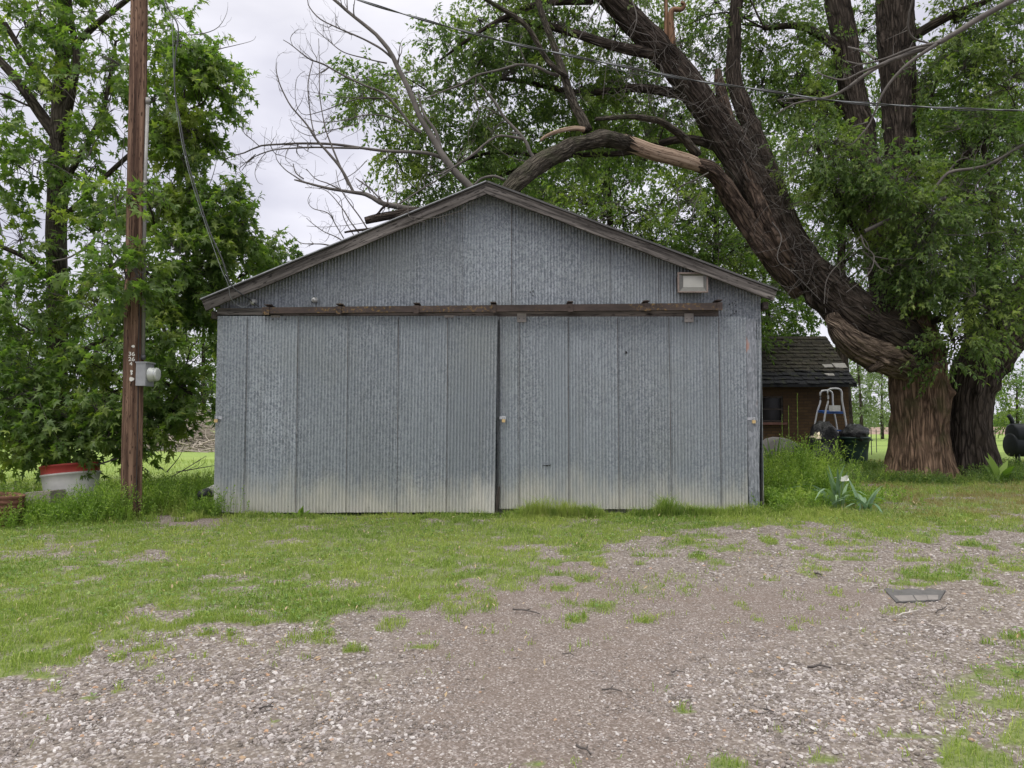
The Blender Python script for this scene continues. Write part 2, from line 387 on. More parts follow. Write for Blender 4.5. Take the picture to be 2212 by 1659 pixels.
# ------------------------------------------------------------------ ground
def gz(x, y):
    x = np.asarray(x, float); y = np.asarray(y, float)
    z = np.interp(y, [-5, 0, 5, 9.3, 14, 17, 25, 40, 100, 300, 1200], [0, 0, .05, .17, .30, .38, .28, 0, -.3, -1, -2.5])
    return z+.05*(fbm(x*.35, y*.35, 0, 5, 3)-.5)*sstep(60, 20, y)+.012*(fbm(x*2.2, y*2.2, 0, 9, 2)-.5)*sstep(20, 10, y)
GZ = lambda x, y: float(gz(x, y))
def ground_at(u, v):
    a, b, c = ray(u, v); lo, hi = .5, 200.
    for _ in range(40):
        m_ = (lo+hi)/2; x = a*m_/b; z = CAMZ+c*m_/b
        if z > GZ(x, m_): lo = m_
        else: hi = m_
    return np.array([a*lo/b, lo, GZ(a*lo/b, lo)])
EDGE = ([-900, 0, 90, 190, 250, 325, 390, 500, 625, 700, 825, 960, 1015, 1106, 1246, 1330, 1480, 1606, 1806, 1956, 2106, 2212, 2600],
        [1560, 1439, 1382, 1379, 1354, 1322, 1296, 1286, 1302, 1322, 1282, 1262, 1240, 1222, 1226, 1180, 1172, 1168, 1180, 1166, 1150, 1118, 1090])
PATCH = [(2020, 1240, 90, 16, 1.1), (2160, 1222, 110, 16, 1.0), (1965, 1262, 70, 9, .9), (2230, 1560, 190, 130, 1.4), (2170, 1470, 70, 44, .7), (2120, 1640, 130, 40, 1.1),
         (1560, 1650, 90, 22, .7), (1740, 1580, 70, 12, .8), (1780, 1640, 60, 20, .6), (1980, 1588, 130, 12, .6), (1190, 1652, 70, 14, .8), (1418, 1492, 22, 9, 1.), (1480, 1535, 30, 10, .9),
         (690, 1370, 50, 26, .8), (640, 1325, 50, 24, .9), (120, 1432, 60, 14, .9), (90, 1460, 55, 12, .8), (130, 1492, 40, 10, .8), (190, 1508, 30, 8, .8), (50, 1545, 28, 9, .7), (250, 1492, 26, 9, .8),
         (350, 1352, 55, 12, .9), (300, 1400, 70, 12, .8), (430, 1370, 50, 10, .9), (520, 1395, 18, 8, .8), (345, 1470, 14, 7, .6), (90, 1560, 22, 8, .6), (60, 1620, 14, 7, .5), (590, 1560, 16, 8, .7),
         (1420, 1272, 170, 30, .42), (1300, 1310, 90, 16, .6), (1240, 1340, 22, 9, .8), (1388, 1342, 24, 9, .8), (1510, 1205, 26, 10, .9), (1220, 1270, 40, 10, .8), (1795, 1280, 30, 8, .8), (1710, 1362, 22, 7, .7),
         (1640, 1338, 18, 7, .7), (1340, 1640, 15, 8, .6), (1740, 1220, 30, 9, .7), (1850, 1205, 36, 8, .8), (1470, 1180, 120, 10, .5), (1650, 1200, 80, 8, .4), (2110, 1450, 24, 12, .8), (2130, 1390, 40, 10, .6), (2190, 1375, 40, 12, .7)]
def cover(x, y):
    u, v = pix(x, y, gz(x, y)); n = fbm(x*1.5, y*1.5, 0, 21, 5); n2 = fbm(x*4.2, y*4.2, 0, 33, 3); n3 = vnoise(x*13, y*11, 0, 35)
    d = (np.interp(u, *EDGE)-v)/34.
    c = d+(n-.5)*5.+(n2-.5)*1.8+.35+.75*sstep(1250, 1000, u)
    # ragged thin lawn between the driveway and the right door
    thin = np.exp(-((u-1500)/280)**2)*np.exp(-((v-1165)/24)**2)
    c = c-1.9*thin*sstep(.44, .6, n2)
    thin2 = sstep(.60, .70, fbm(x*2.1, y*3.2, 0, 77, 5))*sstep(1330, 1250, v)*(.25+.5*vnoise(x*9, y*9, 0, 5))
    c = np.clip(c, 0, 1)-thin2
    for pu, pv, ru, rv, s in PATCH:
        c = np.maximum(c, s*1.6*np.exp(-((u-pu)/ru)**2-((v-pv)/rv)**2)*(.35+.65*sstep(.36, .56, .5*n2+.5*n3)))
    # seedling tufts scattered over the gravel just below the lawn edge
    sc_ = sstep(.60, .74, vnoise(x*5.5, y*5.5, 0, 55))*sstep(-5.5, -.5, d)*.9+sstep(.78, .88, vnoise(x*9, y*9, 0, 56))*sstep(-9, -3, d)*.7
    c = np.maximum(c, sc_)
    c = c*(.72+.28*sstep(.30, .5, n3))
    tr = np.exp(-((u-395)/85)**2-((v-1122)/14)**2)      # bare earth beside the pole
    c = c*(1-.95*np.clip(tr*1.6, 0, 1))
    return np.clip(c, 0, 1)
def soilmap(x, y):
    u, v = pix(x, y, gz(x, y))
    s = .9*np.exp(-((x-.15-.10*(y-3))/.62)**2)*sstep(7.2, 5.4, y)+.75*np.exp(-((u-1050)/260)**2-((v-1330)/70)**2)+.5*np.exp(-((u-1560)/260)**2-((v-1345)/70)**2)
    s = s+.6*np.exp(-((u-1700)/240)**2-((v-1300)/36)**2)+1.2*np.exp(-((u-395)/95)**2-((v-1122)/18)**2)+.35*sstep(9.5, 10.5, y)
    return np.clip(s*(.55+.9*fbm(x*1.3, y*1.3, 0, 3, 4)), 0, 1)
def axis(lo, hi, step, far, gf=1.22):
    a = list(np.arange(lo, hi+1e-6, step)); s = step
    while a[-1] < far: s *= gf; a.append(a[-1]+s)
    s = step; b = []
    x0 = lo
    while x0 > -far and lo < 0: s *= gf; x0 -= s; b.append(x0)
    return np.array(b[::-1]+a)
xs = axis(-6.5, 7.5, .05, 1500); ys = np.concatenate([[-60, -20, -6, -1, 1], axis(2.2, 11.5, .05, 1500)])
X, Y = np.meshgrid(xs, ys); Zg = gz(X, Y); cv = cover(X, Y); sm = soilmap(X, Y)
Zg = Zg+.012*(fbm(X*9, Y*9, 0, 41, 3)-.5)*sstep(12, 10, Y)
nx, ny = len(xs), len(ys); i = np.arange(ny-1)[:, None]*nx; j = np.arange(nx-1)[None]
ga = Acc().add(np.stack([X, Y, Zg], -1).reshape(-1, 3), [np.stack([i+j, i+j+1, i+nx+j+1, i+nx+j], -1).reshape(-1, 4)])
go = ga.build('ground', M['ground'], None, True, kind='structure')
farm = sstep(11.5, 15, Y)*sstep(-3.2, -4.4, X)+sstep(17.5, 20, Y); farm = np.clip(farm, 0, 1)
for nm, arr in (('cover', cv), ('soil', sm), ('far', farm)):
    a_ = go.data.attributes.new(nm, 'FLOAT', 'POINT'); a_.data.foreach_set('value', arr.astype(np.float32).ravel())

# loose stones of the gravel
rng = np.random.default_rng(7)
def stones(n, ymin, ymax, smin, smax, lift=.14):
    y = ymin+(ymax-ymin)*rng.random(n)**1.35; x = (rng.random(n)*2-1)*(.74*y+.35)
    cvv = cover(x, y); so_ = soilmap(x, y)
    keep = (rng.random(n) > cvv*1.25)&(rng.random(n) > so_*.72)
    clump = fbm(x*1.7, y*1.7, 0, 61, 3); keep &= rng.random(n) < .45+1.1*sstep(.35, .62, clump)
    x, y, so_ = x[keep], y[keep], so_[keep]; n = len(x)
    s = smin+(smax-smin)*rng.random(n)**3.8; s = s*(1-.45*so_)
    z = gz(x, y)
    base = np.array([[1, 0, -.1], [.5, .85, -.2], [-.5, .85, -.1], [-1, 0, -.2], [-.5, -.85, -.1], [.5, -.85, -.15], [.66, .05, .40], [.2, .58, .44], [-.5, .35, .38], [-.45, -.4, .42], [.3, -.5, .40]])
    V = base[None]*(1+.5*(rng.random((n, 11, 1))-.5))*(s[:, None, None]*np.stack([1+.35*rng.random(n), .7+.3*rng.random(n), .6+.4*rng.random(n)], -1)[:, None, :])
    a = rng.random(n)*6.283; ca, sa = np.cos(a)[:, None], np.sin(a)[:, None]
    tl = (rng.random((n, 1))-.5)*.45
    vx = V[..., 0]*ca-V[..., 1]*sa; vy = V[..., 0]*sa+V[..., 1]*ca; vz = V[..., 2]+vx*tl
    P = np.stack([vx+x[:, None], vy+y[:, None], vz+(z+s*lift)[:, None]], -1).reshape(-1, 3)
    f = np.array([[0, 1, 7], [0, 7, 6], [1, 2, 8], [1, 8, 7], [2, 3, 8], [3, 9, 8], [3, 4, 9], [4, 5, 10], [4, 10, 9], [5, 0, 6], [5, 6, 10], [6, 7, 10], [7, 8, 9], [7, 9, 10]])
    return P, (f[None]+(np.arange(n)*11)[:, None, None]).reshape(-1, 3)
sa_ = Acc()
for args in ((60000, 2.2, 4.6, .0036, .0150), (90000, 3.0, 9.2, .0044, .0148), (80000, 2.2, 5.2, .002, .006)):
    P, f = stones(*args); sa_.add(P, [f])
sa_.build('gravel', M['stone'], None, False, kind='stuff', label='pinkish grey limestone gravel scattered over the driveway', category='gravel')

# grass blades
def blades(x, y, h, w, lean=.5, seg=2):
    n = len(x); z = gz(x, y)
    a = rng.random(n)*6.283; fw = np.stack([np.cos(a), np.sin(a), 0*a], -1)
    b = rng.random(n)*6.283; ln = np.stack([np.cos(b), np.sin(b), 0*b], -1)*(lean*(rng.random(n)**.8)*h)[:, None]
    P0 = np.stack([x, y, z-.004], -1); up = np.array([0, 0, 1.])
    V = np.stack([P0-fw*w[:, None]/2, P0+fw*w[:, None]/2,
                  P0+fw*w[:, None]*.38+ln*.35+up*(h*.6)[:, None], P0-fw*w[:, None]*.38+ln*.35+up*(h*.6)[:, None], P0+ln+up*(h*(1-.25*lean))[:, None]], 1)
    k = (np.arange(n)*5)[:, None]
    return V.reshape(-1, 3), [np.array([[0, 1, 2, 3]])+k, np.array([[3, 2, 4]])+k]
def tallness(x, y):
    """metres of extra grass height"""
    u, v = pix(x, y, gz(x, y)); n = fbm(x*2.2, y*2.2, 0, 91, 3)
    t = .20*sstep(440, 380, u)*np.exp(-((y-9.9)/.75)**2)*sstep(-7, -6, x)
    t = t+.20*np.exp(-((y-9.16)/.13)**2)*sstep(-.15, .25, x)*sstep(3.3, 3.0, x)*sstep(.36, .62, n)
    t = t+.07*np.exp(-((y-9.12)/.1)**2)*sstep(-3.8, -3.5, x)*sstep(.2, -.1, x)*sstep(.4, .6, n)
    t = t+.16*np.exp(-((x-3.6)/.5)**2)*np.exp(-((y-9.6)/.7)**2)
    return t
ba = Acc()
for n, y0, y1, pw, hw in ((240000, 4.0, 9.3, 1.0, 1.), (60000, 2.3, 5.2, .9, 1.), (130000, 8.6, 13.5, 1., 1.25), (60000, 11., 19., 1., 1.8)):
    y = y0+(y1-y0)*rng.random(n)**pw; x = (rng.random(n)*2-1)*(.73*y+.4)
    cc_ = cover(x, y); keep = rng.random(n) < np.where(cc_ > .9, 1, .9*sstep(.05, 1.0, cc_)**1.1)
    keep &= ~((y > 9.36)&(x > -3.75)&(x < 3.12))
    keep &= ~((y > 11.5)&(x < -3.3)&(rng.random(n) < .3))
    clump = fbm(x*8, y*8, 0, 71, 3); keep &= rng.random(n) < .30+1.2*sstep(.36, .54, clump)
    x, y, cc_, clump = x[keep], y[keep], cc_[keep], clump[keep]; n = len(x)
    h = (.014+.050*rng.random(n)**1.5)*(.45+1.1*clump)*(.7+.4*cc_)*hw+tallness(x, y)*(.3+.7*rng.random(n))
    seedy = rng.random(n) < .003; h = np.where(seedy&(y > 8.5)&(x > 3), h+.10, h)
    w = (.0032+.0028*rng.random(n))*np.clip(.55+y*.09, .7, 1.6)
    V, fs = blades(x, y, h, w, .95); ba.add(V, fs)
# dense fringe along the foot of the shed and around the pole
for n, x0, x1, y0, y1, h0 in ((9000, -.12, 3.3, 9.02, 9.22, .17), (4200, -3.8, -.2, 9.02, 9.16, .06), (5500, -5.6, -3.75, 8.75, 9.3, .17), (4500, 3.0, 3.9, 9.0, 9.8, .16)):
    x = x0+(x1-x0)*rng.random(n); y = y0+(y1-y0)*rng.random(n); cl = fbm(x*3.2, y*3, 0, 13, 4); k = cl > .42; x, y, cl = x[k], y[k], cl[k]
    V, fs = blades(x, y, h0*(.3+2.2*(cl-.42)/.2*.4)*(.4+.8*rng.random(len(x))), .004+.004*rng.random(len(x)), .8); ba.add(V, fs)
go = ba.build('grass', M['grass'], None, False); tag(go, 'short green lawn grass thinning out into the gravel', 'grass', kind='stuff')

M['lawn_weed'] = leafmat('lawn_weed_leaf', (.08, .155, .035), (.18, .27, .065), (.27, .33, .09), .25, 2.)
n = 26000; y = 3.0+9.5*rng.random(n); x = (rng.random(n)*2-1)*(.73*y+.3); cc_ = cover(x, y); wp = fbm(x*1.2, y*1.2, 0, 121, 4)
k = (cc_ > .7)&(wp > .5)&(rng.random(n) < .8)&~((y > 9.2)&(x > -3.8)&(x < 3.15)); x, y = x[k], y[k]; n = len(x); k4 = 4; shp = np.array([(0, 0), (.38, .25), (.42, .62), (.2, .95), (-.2, .95), (-.42, .62), (-.38, .25)])
a = rng.random((n, 1))*6.28+np.arange(k4)[None]*1.57+rng.random((n, k4))*.6; s_ = (.006+.008*rng.random((n, k4)))*(1+.05*y[:, None]); ca, sa2 = np.cos(a), np.sin(a)
px = s_[..., None]*(shp[:, 0]*-sa2[..., None]+(shp[:, 1]+.15)*ca[..., None]); py = s_[..., None]*(shp[:, 0]*ca[..., None]+(shp[:, 1]+.15)*sa2[..., None]); tz = (shp[:, 1]*s_[..., None])*(rng.random((n, k4, 1))*1.0)
V = np.stack([px+x[:, None, None], py+y[:, None, None], tz+gz(x, y)[:, None, None]+.018+.012*rng.random((n, 1, 1))], -1).reshape(-1, 3)
wa = Acc().add(V, [np.arange(n*k4*7).reshape(-1, 7)]); go = wa.build('lawn_weeds', M['lawn_weed'], None); tag(go, 'small broad leaved weeds and clover mixed into the lawn', 'weeds', kind='stuff')
# far field: berm of brown earth beyond the green field
e = Acc(); pr = []
for k in range(60):
    x = 30+k*3.2; w_ = 1.1+.5*math.sin(k*.7)
    pr.append([(x, 112, GZ(x, 112)-.3), (x, 118, .75+.25*math.sin(k*.5)-.1), (x, 124, .7), (x, 134, GZ(x, 134)-.3)])
V = np.array(pr).reshape(-1, 3); q = [(a*4+b, a*4+4+b, a*4+5+b, a*4+1+b) for a in range(59) for b in range(3)]
M['earth'] = plain('bare_earth', (.23, .165, .125), .95, 0, .3, .6)
e.add(V, q).build('earth_berm', M['earth'], None, True, kind='structure')

# ------------------------------------------------------------------ the corrugated shed
SY = 9.30
def X(u, v=900, Y=SY): return float(at(u, v, Y)[0])
def Z(v, u=1106, Y=SY): return float(at(u, v, Y)[2])
PIT = .0405; AMP = .0100
PK = (X(1052), Z(405)); EL = (X(443), Z(655)); ER = (X(1673), Z(634))       # roof line: peak, left tip, right tip
def roofz(x): return np.where(x < PK[0], np.interp(x, [EL[0], PK[0]], [EL[1], PK[1]]), np.interp(x, [PK[0], ER[0]], [PK[1], ER[1]]))
def corr(acc, xb, xt, zb, zt, y, rows=10, seams=(), lift=.0, warp=.0, seed=1, flare=0.):
    """corrugated sheeting between x ranges at the bottom (xb) and the top (xt); zb, zt are functions of x; seams are fractions"""
    cuts = [0.]+list(seams)+[1.]
    for k in range(len(cuts)-1):
        a, b = cuts[k], cuts[k+1]; ov = .008/(xb[1]-xb[0]) if k else 0
        nw = max(4, int(round((b-a+ov)*(xb[1]-xb[0])/PIT)))*8
        f = np.linspace(a-ov, b, nw+1); r = np.linspace(0, 1, rows+1)
        Fx, Rz = np.meshgrid(f, r)
        x = (xb[0]+(xb[1]-xb[0])*Fx)*(1-Rz)+(xt[0]+(xt[1]-xt[0])*Fx)*Rz
        z0 = zb(x) if callable(zb) else zb+0*x; z1 = zt(x) if callable(zt) else zt+0*x
        z = z0+(z1-z0)*Rz
        yy = y-AMP*np.cos(2*np.pi*(Fx-a)*(xb[1]-xb[0])/PIT)-(.003 if k % 2 else 0)-.0035*(Fx-a)/(b-a)
        yy = yy+warp*(fbm(x*1.6+seed, z*1.3, 0, seed, 3)-.5)*np.where(Rz < .999, 1, .5)
        if flare: yy = yy-flare*sstep(.18, 0, Rz)*sstep(.86, 1., Fx)
        n = len(f); i = np.arange(rows)[:, None]*n; j = np.arange(n-1)[None]
        acc.add(np.stack([x, yy, z], -1).reshape(-1, 3), [np.stack([i+j, i+j+1, i+n+j+1, i+n+j], -1).reshape(-1, 4)])
shed = thing('metal_shed', 'large gabled shed clad in grey corrugated metal with two sliding doors', 'shed', (0, SY, GZ(0, SY)))
GB = GZ(0, SY)
wx0, wx1 = X(469), X(1651); wb1 = X(1640, 1090)
# gable above the rail
ga = Acc(); zrail = Z(690)
us = [(X(u)-wx0)/(wx1-wx0) for u in (590, 697, 804, 911, 998, 1105, 1213, 1321, 1430, 1537)]
corr(ga, (wx0, wx1), (wx0, wx1), zrail-.25, lambda x: roofz(x)-.02, SY+.05, 8, us, warp=.012, seed=4)
ga.build('gable_wall', M['galv_gable'], shed, True)
wl = Acc(); corr(wl, (wx0, X(1600)), (wx0, X(1600)), GB-.08, zrail-.255, SY+.115, 4, seams=(.25, .5, .75), seed=3)
wl.build('front_wall', M['galv'], shed, True)
wr = Acc(); corr(wr, (X(1560), wb1), (X(1560), wx1), GB-.06, zrail-.252, SY+.045, 8, seams=(.5,), seed=9, warp=.01)
wr.build('wall_corner', M['galv'], shed, True)
# side and back walls
D1 = SY+8.5
sw = Acc(); eL, eR = float(roofz(wx0)), float(roofz(wx1))
for xw, ez in ((wx0, eL), (wx1, eR)):
    n = 500; yy = np.linspace(SY+.055, D1, n); xo = xw+AMP*np.cos(2*np.pi*yy/PIT/2)
    V = np.concatenate([np.stack([xo, yy, 0*yy-.1], -1), np.stack([xo, yy, 0*yy+ez-.03], -1)])
    sw.add(V, [np.stack([np.arange(n-1), np.arange(1, n), np.arange(1, n)+n, np.arange(n-1)+n], -1)])
sw.add([(wx0, D1, -.1), (wx1, D1, -.1), (wx1, D1, eR-.03), (PK[0], D1, PK[1]-.03), (wx0, D1, eL-.03)], [(0, 1, 2, 3, 4)])
sw.build('side_wall', M['galv'], shed, True)
# roof: two slabs of dark sheeting with a thin bright edge
M['roof'] = plain('old_roofing', (.075, .073, .075), .8, 0, .35, 3)
M['drip'] = plain('metal_edging', (.32, .33, .34), .5, .5)
ra = Acc()
def slope(acc, A, B, y0, y1, t, off, m=0):
    d = np.array([B[0]-A[0], B[1]-A[1]]); nrm = np.array([-d[1], d[0]])/np.linalg.norm(d)
    if nrm[1] < 0: nrm = -nrm
    a = np.array(A)+nrm*off; b = np.array(B)+nrm*off; c2 = b+nrm*t; d2 = a+nrm*t
    P = [(p[0], y0, p[1]) for p in (a, b, c2, d2)]; Q = [(p[0], y1, p[1]) for p in (a, b, c2, d2)]
    Bk = [(p[1]-A[1], yy_, np.hypot(p[0]-A[0], p[1]-A[1])) for yy_ in (y0, y1) for p in (a, b, c2, d2)]
    acc.prism(P, Q, m, Bk)
slope(ra, EL, PK, SY-.20, D1+.2, .022, .004); slope(ra, PK, ER, SY-.20, D1+.2, .022, .0045)
ro = ra.build('roof', M['roof'], shed)
dr = Acc(); slope(dr, EL, PK, SY-.212, SY-.202, .012, .014); dr.build('drip_edge', M['drip'], ro)
def board(name, A, B, w, y0, y1, parent, m='board', sag=.0, drop=0.):
    """a board in the facade plane from A to B (x, z of its top edge), width w"""
    n = 14; t = np.linspace(0, 1, n); A = np.array(A); B = np.array(B); d = unit(B-A); nr = np.array([d[1], -d[0]]); nr = nr if nr[1] < 0 else -nr
    acc = Acc(); V = []; Bk = []; ln = np.linalg.norm(B-A)
    for k in range(n):
        p = A+(B-A)*t[k]+nr*drop; wv = .004*math.sin(k*1.7+A[0])+sag*math.sin(math.pi*t[k])
        for (off, yy_) in ((0, y0), (w+wv, y0), (w+wv, y1), (0, y1)):
            q_ = p+nr*off; V.append((q_[0], yy_, q_[1])); Bk.append((off, yy_, t[k]*ln+A[0]))
    fs = [(k*4+a, k*4+(a+1) % 4, k*4+4+(a+1) % 4, k*4+4+a) for k in range(n-1) for a in range(4)]+[(3, 2, 1, 0), (4*n-4, 4*n-3, 4*n-2, 4*n-1)]
    acc.add(V, fs, Bk); return acc.build(name, M[m], parent)
board('fascia_board', EL, PK, .128, SY-.175, SY-.135, shed); board('fascia_board', PK, ER, .128, SY-.176, SY-.136, shed)
# dark soffit boards and eave rafters behind the fascia
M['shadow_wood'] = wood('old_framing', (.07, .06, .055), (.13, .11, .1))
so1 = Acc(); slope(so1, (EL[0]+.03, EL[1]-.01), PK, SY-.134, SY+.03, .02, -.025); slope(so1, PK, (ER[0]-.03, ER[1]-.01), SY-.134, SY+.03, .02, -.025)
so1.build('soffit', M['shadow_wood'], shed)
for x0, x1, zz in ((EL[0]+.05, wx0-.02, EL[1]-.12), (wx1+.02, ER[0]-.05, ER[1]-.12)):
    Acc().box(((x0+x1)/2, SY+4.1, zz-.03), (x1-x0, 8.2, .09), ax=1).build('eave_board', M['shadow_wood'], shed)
# timber on the left of the rail
board('header_board', (wx0-.005, Z(667)), (X(583), Z(667)), .085, SY-.055, SY+.025, shed)
# sliding doors
def flatz(z0, jag=0., s=1): return lambda x: z0+jag*(fbm(x*3.1, 0, 0, s, 3)-.5)
ld = thing  # (doors are parts of the shed)
la = Acc(); lx0, lx1 = X(482), X(1075)
corr(la, (lx0+.0, X(1069, 1100)), (lx0, lx1), flatz(Z(1106), .015, 5), Z(684), SY-.055, 14, [(X(u)-lx0)/(lx1-lx0) for u in (536, 645, 752, 861, 967)], warp=.018, seed=2, flare=.06)
# torn lower corner and folded edges of the left door
door1 = la.build('sliding_door', M['galv'], shed, True, label='left corrugated sliding door with a bent lower corner')
ra2 = Acc(); rx0, rx1 = X(1075.5), X(1612)
corr(ra2, (rx0, rx1), (rx0-.01, X(1614)), flatz(Z(1100), .02, 8), Z(684), SY+.0, 14, [(X(u)-rx0)/(rx1-rx0) for u in (1121, 1228, 1335, 1447, 1555)], warp=.022, seed=6)
door2 = ra2.build('sliding_door', M['galv'], shed, True, label='right corrugated sliding door with a gash near its foot')
# left corner trim
Acc().prism([(X(469), SY-.052, GB-.05), (X(482), SY-.060, GB-.05), (X(482), SY+.04, GB-.05), (X(469), SY+.04, GB-.05)],
            [(X(469), SY-.052, Z(684)), (X(482), SY-.060, Z(684)), (X(482), SY+.04, Z(684)), (X(469), SY+.04, Z(684))]).build('corner_trim', M['galv_dark'], shed)
# extra patch sheet on the right corner, slightly bowed
pa = Acc(); n = 40; rows = 12; f = np.linspace(0, 1, n+1); r = np.linspace(0, 1, rows+1); Fx, Rz = np.meshgrid(f, r)
x = np.interp(Rz, [0, .5, 1], [X(1616), X(1611), X(1612)])*(1-Fx)+(X(1639)*(1-Rz)+X(1637)*Rz)*Fx
z = (GB+.0)*(1-Rz)+Z(688)*Rz+0*Fx; y = SY+.018-.012*np.sin(Fx*3.14)-.004*np.cos(Fx*np.interp(Fx, [0, .45, .5, 1], [0, 0, 1, 1])*6.28*4)
i = np.arange(rows)[:, None]*(n+1); j = np.arange(n)[None]
pa.add(np.stack([x, y, z], -1).reshape(-1, 3), [np.stack([i+j, i+j+1, i+n+1+j+1, i+n+1+j], -1).reshape(-1, 4)])
m, g = mat('patch_sheet'); c = coord(g); spn = vor(g, vec(g, c, (55, 55, 22)), 1., 'Color'); ss = N(g, 'ShaderNodeSeparateColor'); g.links.new(spn, ss.inputs[0])
col = ramp(g, ss.outputs[0], [(.1, (.16, .175, .195)), (.9, (.29, .31, .34))])
nn = noise(g, vec(g, c, (6, 6, 3.2)), 1., 3, .5); sp2 = N(g, 'ShaderNodeSeparateXYZ'); g.links.new(c, sp2.inputs[0])
band = maprange(g, mth(g, 'ABSOLUTE', mth(g, 'SUBTRACT', sp2.outputs[2], 2.0)), .5, .2)
col = mixc(g, mth(g, 'MULTIPLY', maprange(g, nn, .60, .68, 0, .8), band), col, (.46, .20, .12))
finish(g, col, .55, .25, ss.outputs[0], .001, .4); M['patch'] = m
Acc().prism([(X(1611), SY-.002, GB), (X(1614), SY-.002, GB), (X(1614), SY+.03, GB), (X(1611), SY+.03, GB)], [(X(1611), SY-.002, Z(687)), (X(1614), SY-.002, Z(687)), (X(1614), SY+.03, Z(687)), (X(1611), SY+.03, Z(687))]).build('edge_gap_shade', M['void'], shed)  # solid black strip as painted shade along the patch sheet's left edge
pa.build('patch_sheet', M['patch'], shed, True)
# rail with its hangers
m, g = mat('rusty_rail'); c = coord(g)
col = ramp(g, noise(g, vec(g, c, (3, 8, 8)), 1., 6, .65), [(.35, (.032, .023, .02)), (.6, (.065, .046, .04)), (.8, (.11, .085, .075))])
lich = mth(g, 'MULTIPLY', maprange(g, noise(g, c, 26, 5, .7), .54, .62), maprange(g, noise(g, vec(g, c, (.9, 1, 1)), 1., 2), .44, .56))
col = mixc(g, mth(g, 'MULTIPLY', lich, .6), col, (.27, .17, .05)); finish(g, col, .85, .1, noise(g, c, 60, 4), .003, .6); M['rail'] = m
rl = Acc(); x0, x1 = X(571), X(1557); zt, zbt = Z(668), Z(681)
zt2, zb2 = Z(658), Z(673)
rl.prism([(x0, SY-.15, zbt), (x0, SY-.15, zt), (x0, SY-.075, zt+.008), (x0, SY-.075, zbt)], [(x1, SY-.15, zb2), (x1, SY-.15, zt2), (x1, SY-.075, zt2+.008), (x1, SY-.075, zb2)])
rail = rl.build('door_rail', M['rail'], shed)
for u in (581, 735, 901, 1066, 1231, 1395, 1551):
    f_ = (u-571)/986; zz = zt+(zt2-zt)*f_; b_ = Acc()
    b_.box((X(u), SY-.157, zz-.045), (.062, .012, .10)); b_.box((X(u), SY-.055, zz+.035), (.072, .19, .012)); b_.box((X(u), SY-.028, zz+.012), (.058, .03, .085))
    b_.tube([(X(u)-.012, SY-.163, zz-.03), (X(u)-.012, SY-.171, zz-.03)], .008, 6); b_.build('rail_bracket', M['rail'], rail)
# dark gap boards under the rail
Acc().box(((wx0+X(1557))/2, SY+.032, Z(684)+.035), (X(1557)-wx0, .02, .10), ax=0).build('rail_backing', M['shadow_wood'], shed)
# bolts, hanger plates and screws on the doors
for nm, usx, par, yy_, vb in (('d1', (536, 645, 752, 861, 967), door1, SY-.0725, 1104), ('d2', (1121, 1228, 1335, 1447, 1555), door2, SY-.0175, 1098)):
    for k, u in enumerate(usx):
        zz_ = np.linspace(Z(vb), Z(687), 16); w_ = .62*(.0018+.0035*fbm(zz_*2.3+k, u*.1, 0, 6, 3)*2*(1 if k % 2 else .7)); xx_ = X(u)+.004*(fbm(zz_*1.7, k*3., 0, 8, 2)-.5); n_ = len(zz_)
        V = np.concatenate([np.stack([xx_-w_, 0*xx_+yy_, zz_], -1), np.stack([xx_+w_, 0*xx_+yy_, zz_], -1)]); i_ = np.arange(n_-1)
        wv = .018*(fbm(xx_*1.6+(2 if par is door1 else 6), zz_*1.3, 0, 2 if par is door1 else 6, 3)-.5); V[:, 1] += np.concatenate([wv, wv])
        Acc().add(V, [np.stack([i_, i_+n_, i_+n_+1, i_+1], -1)]).build('lap_shade_strip', M['shadow_wood'], par)  # dark strip on the sheets, painting in the shadow line of each lap
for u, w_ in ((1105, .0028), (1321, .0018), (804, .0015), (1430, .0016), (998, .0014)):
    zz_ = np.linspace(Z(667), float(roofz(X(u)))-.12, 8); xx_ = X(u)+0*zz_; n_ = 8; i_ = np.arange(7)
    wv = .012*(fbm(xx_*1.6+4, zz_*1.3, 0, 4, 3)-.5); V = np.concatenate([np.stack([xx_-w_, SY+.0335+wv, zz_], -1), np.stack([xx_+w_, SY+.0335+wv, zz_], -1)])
    Acc().add(V, [np.stack([i_, i_+n_, i_+n_+1, i_+1], -1)]).build('lap_shade_strip', M['shadow_wood'], shed)  # same painted lap shadow, thinner, on the gable sheets
M['bolt'] = plain('bolt_metal', (.10, .10, .105), .5, .6); M['plate'] = plain('hanger_plate', (.27, .25, .235), .6, .4)
def bolts(name, parent, pts, r=.006, y=SY-.062, dy=.012, m='bolt'):
    for u, v in pts:
        b_ = Acc(); x, z = X(u), Z(v); b_.tube([(x, y+.004, z), (x, y-dy, z)], r, 7); b_.tube([(x, y-dy, z), (x, y-dy-.006, z)], r*.5, 6)
        b_.build(name, M[m], parent)
bolts('bolt', door1, [(574, 691), (589, 691), (601, 691), (617, 691), (949, 690), (965, 690), (976, 690), (992, 690)], .0075)
for px, ps in ((1127, door2), (1490, door2)):
    b_ = Acc().box((X(px), SY-.022, Z(687)), (.115, .012, .11)); h = b_.build('hanger_plate', M['plate'], ps)
    bolts('bolt', h, [(px-5, 689), (px+5, 689), (px-14, 694), (px+17, 694)], .007, SY-.024)
for pu in (595, 970):
    Acc().box((X(pu), SY-.066, Z(685)), (.115, .008, .03)).build('hanger_tab', M['plate'], door1)
rs = np.random.RandomState(3)
bolts('screw', door1, [(u, 895+rs.rand()*3) for u in range(560, 1060, 30)], .0042, SY-.058, .004)
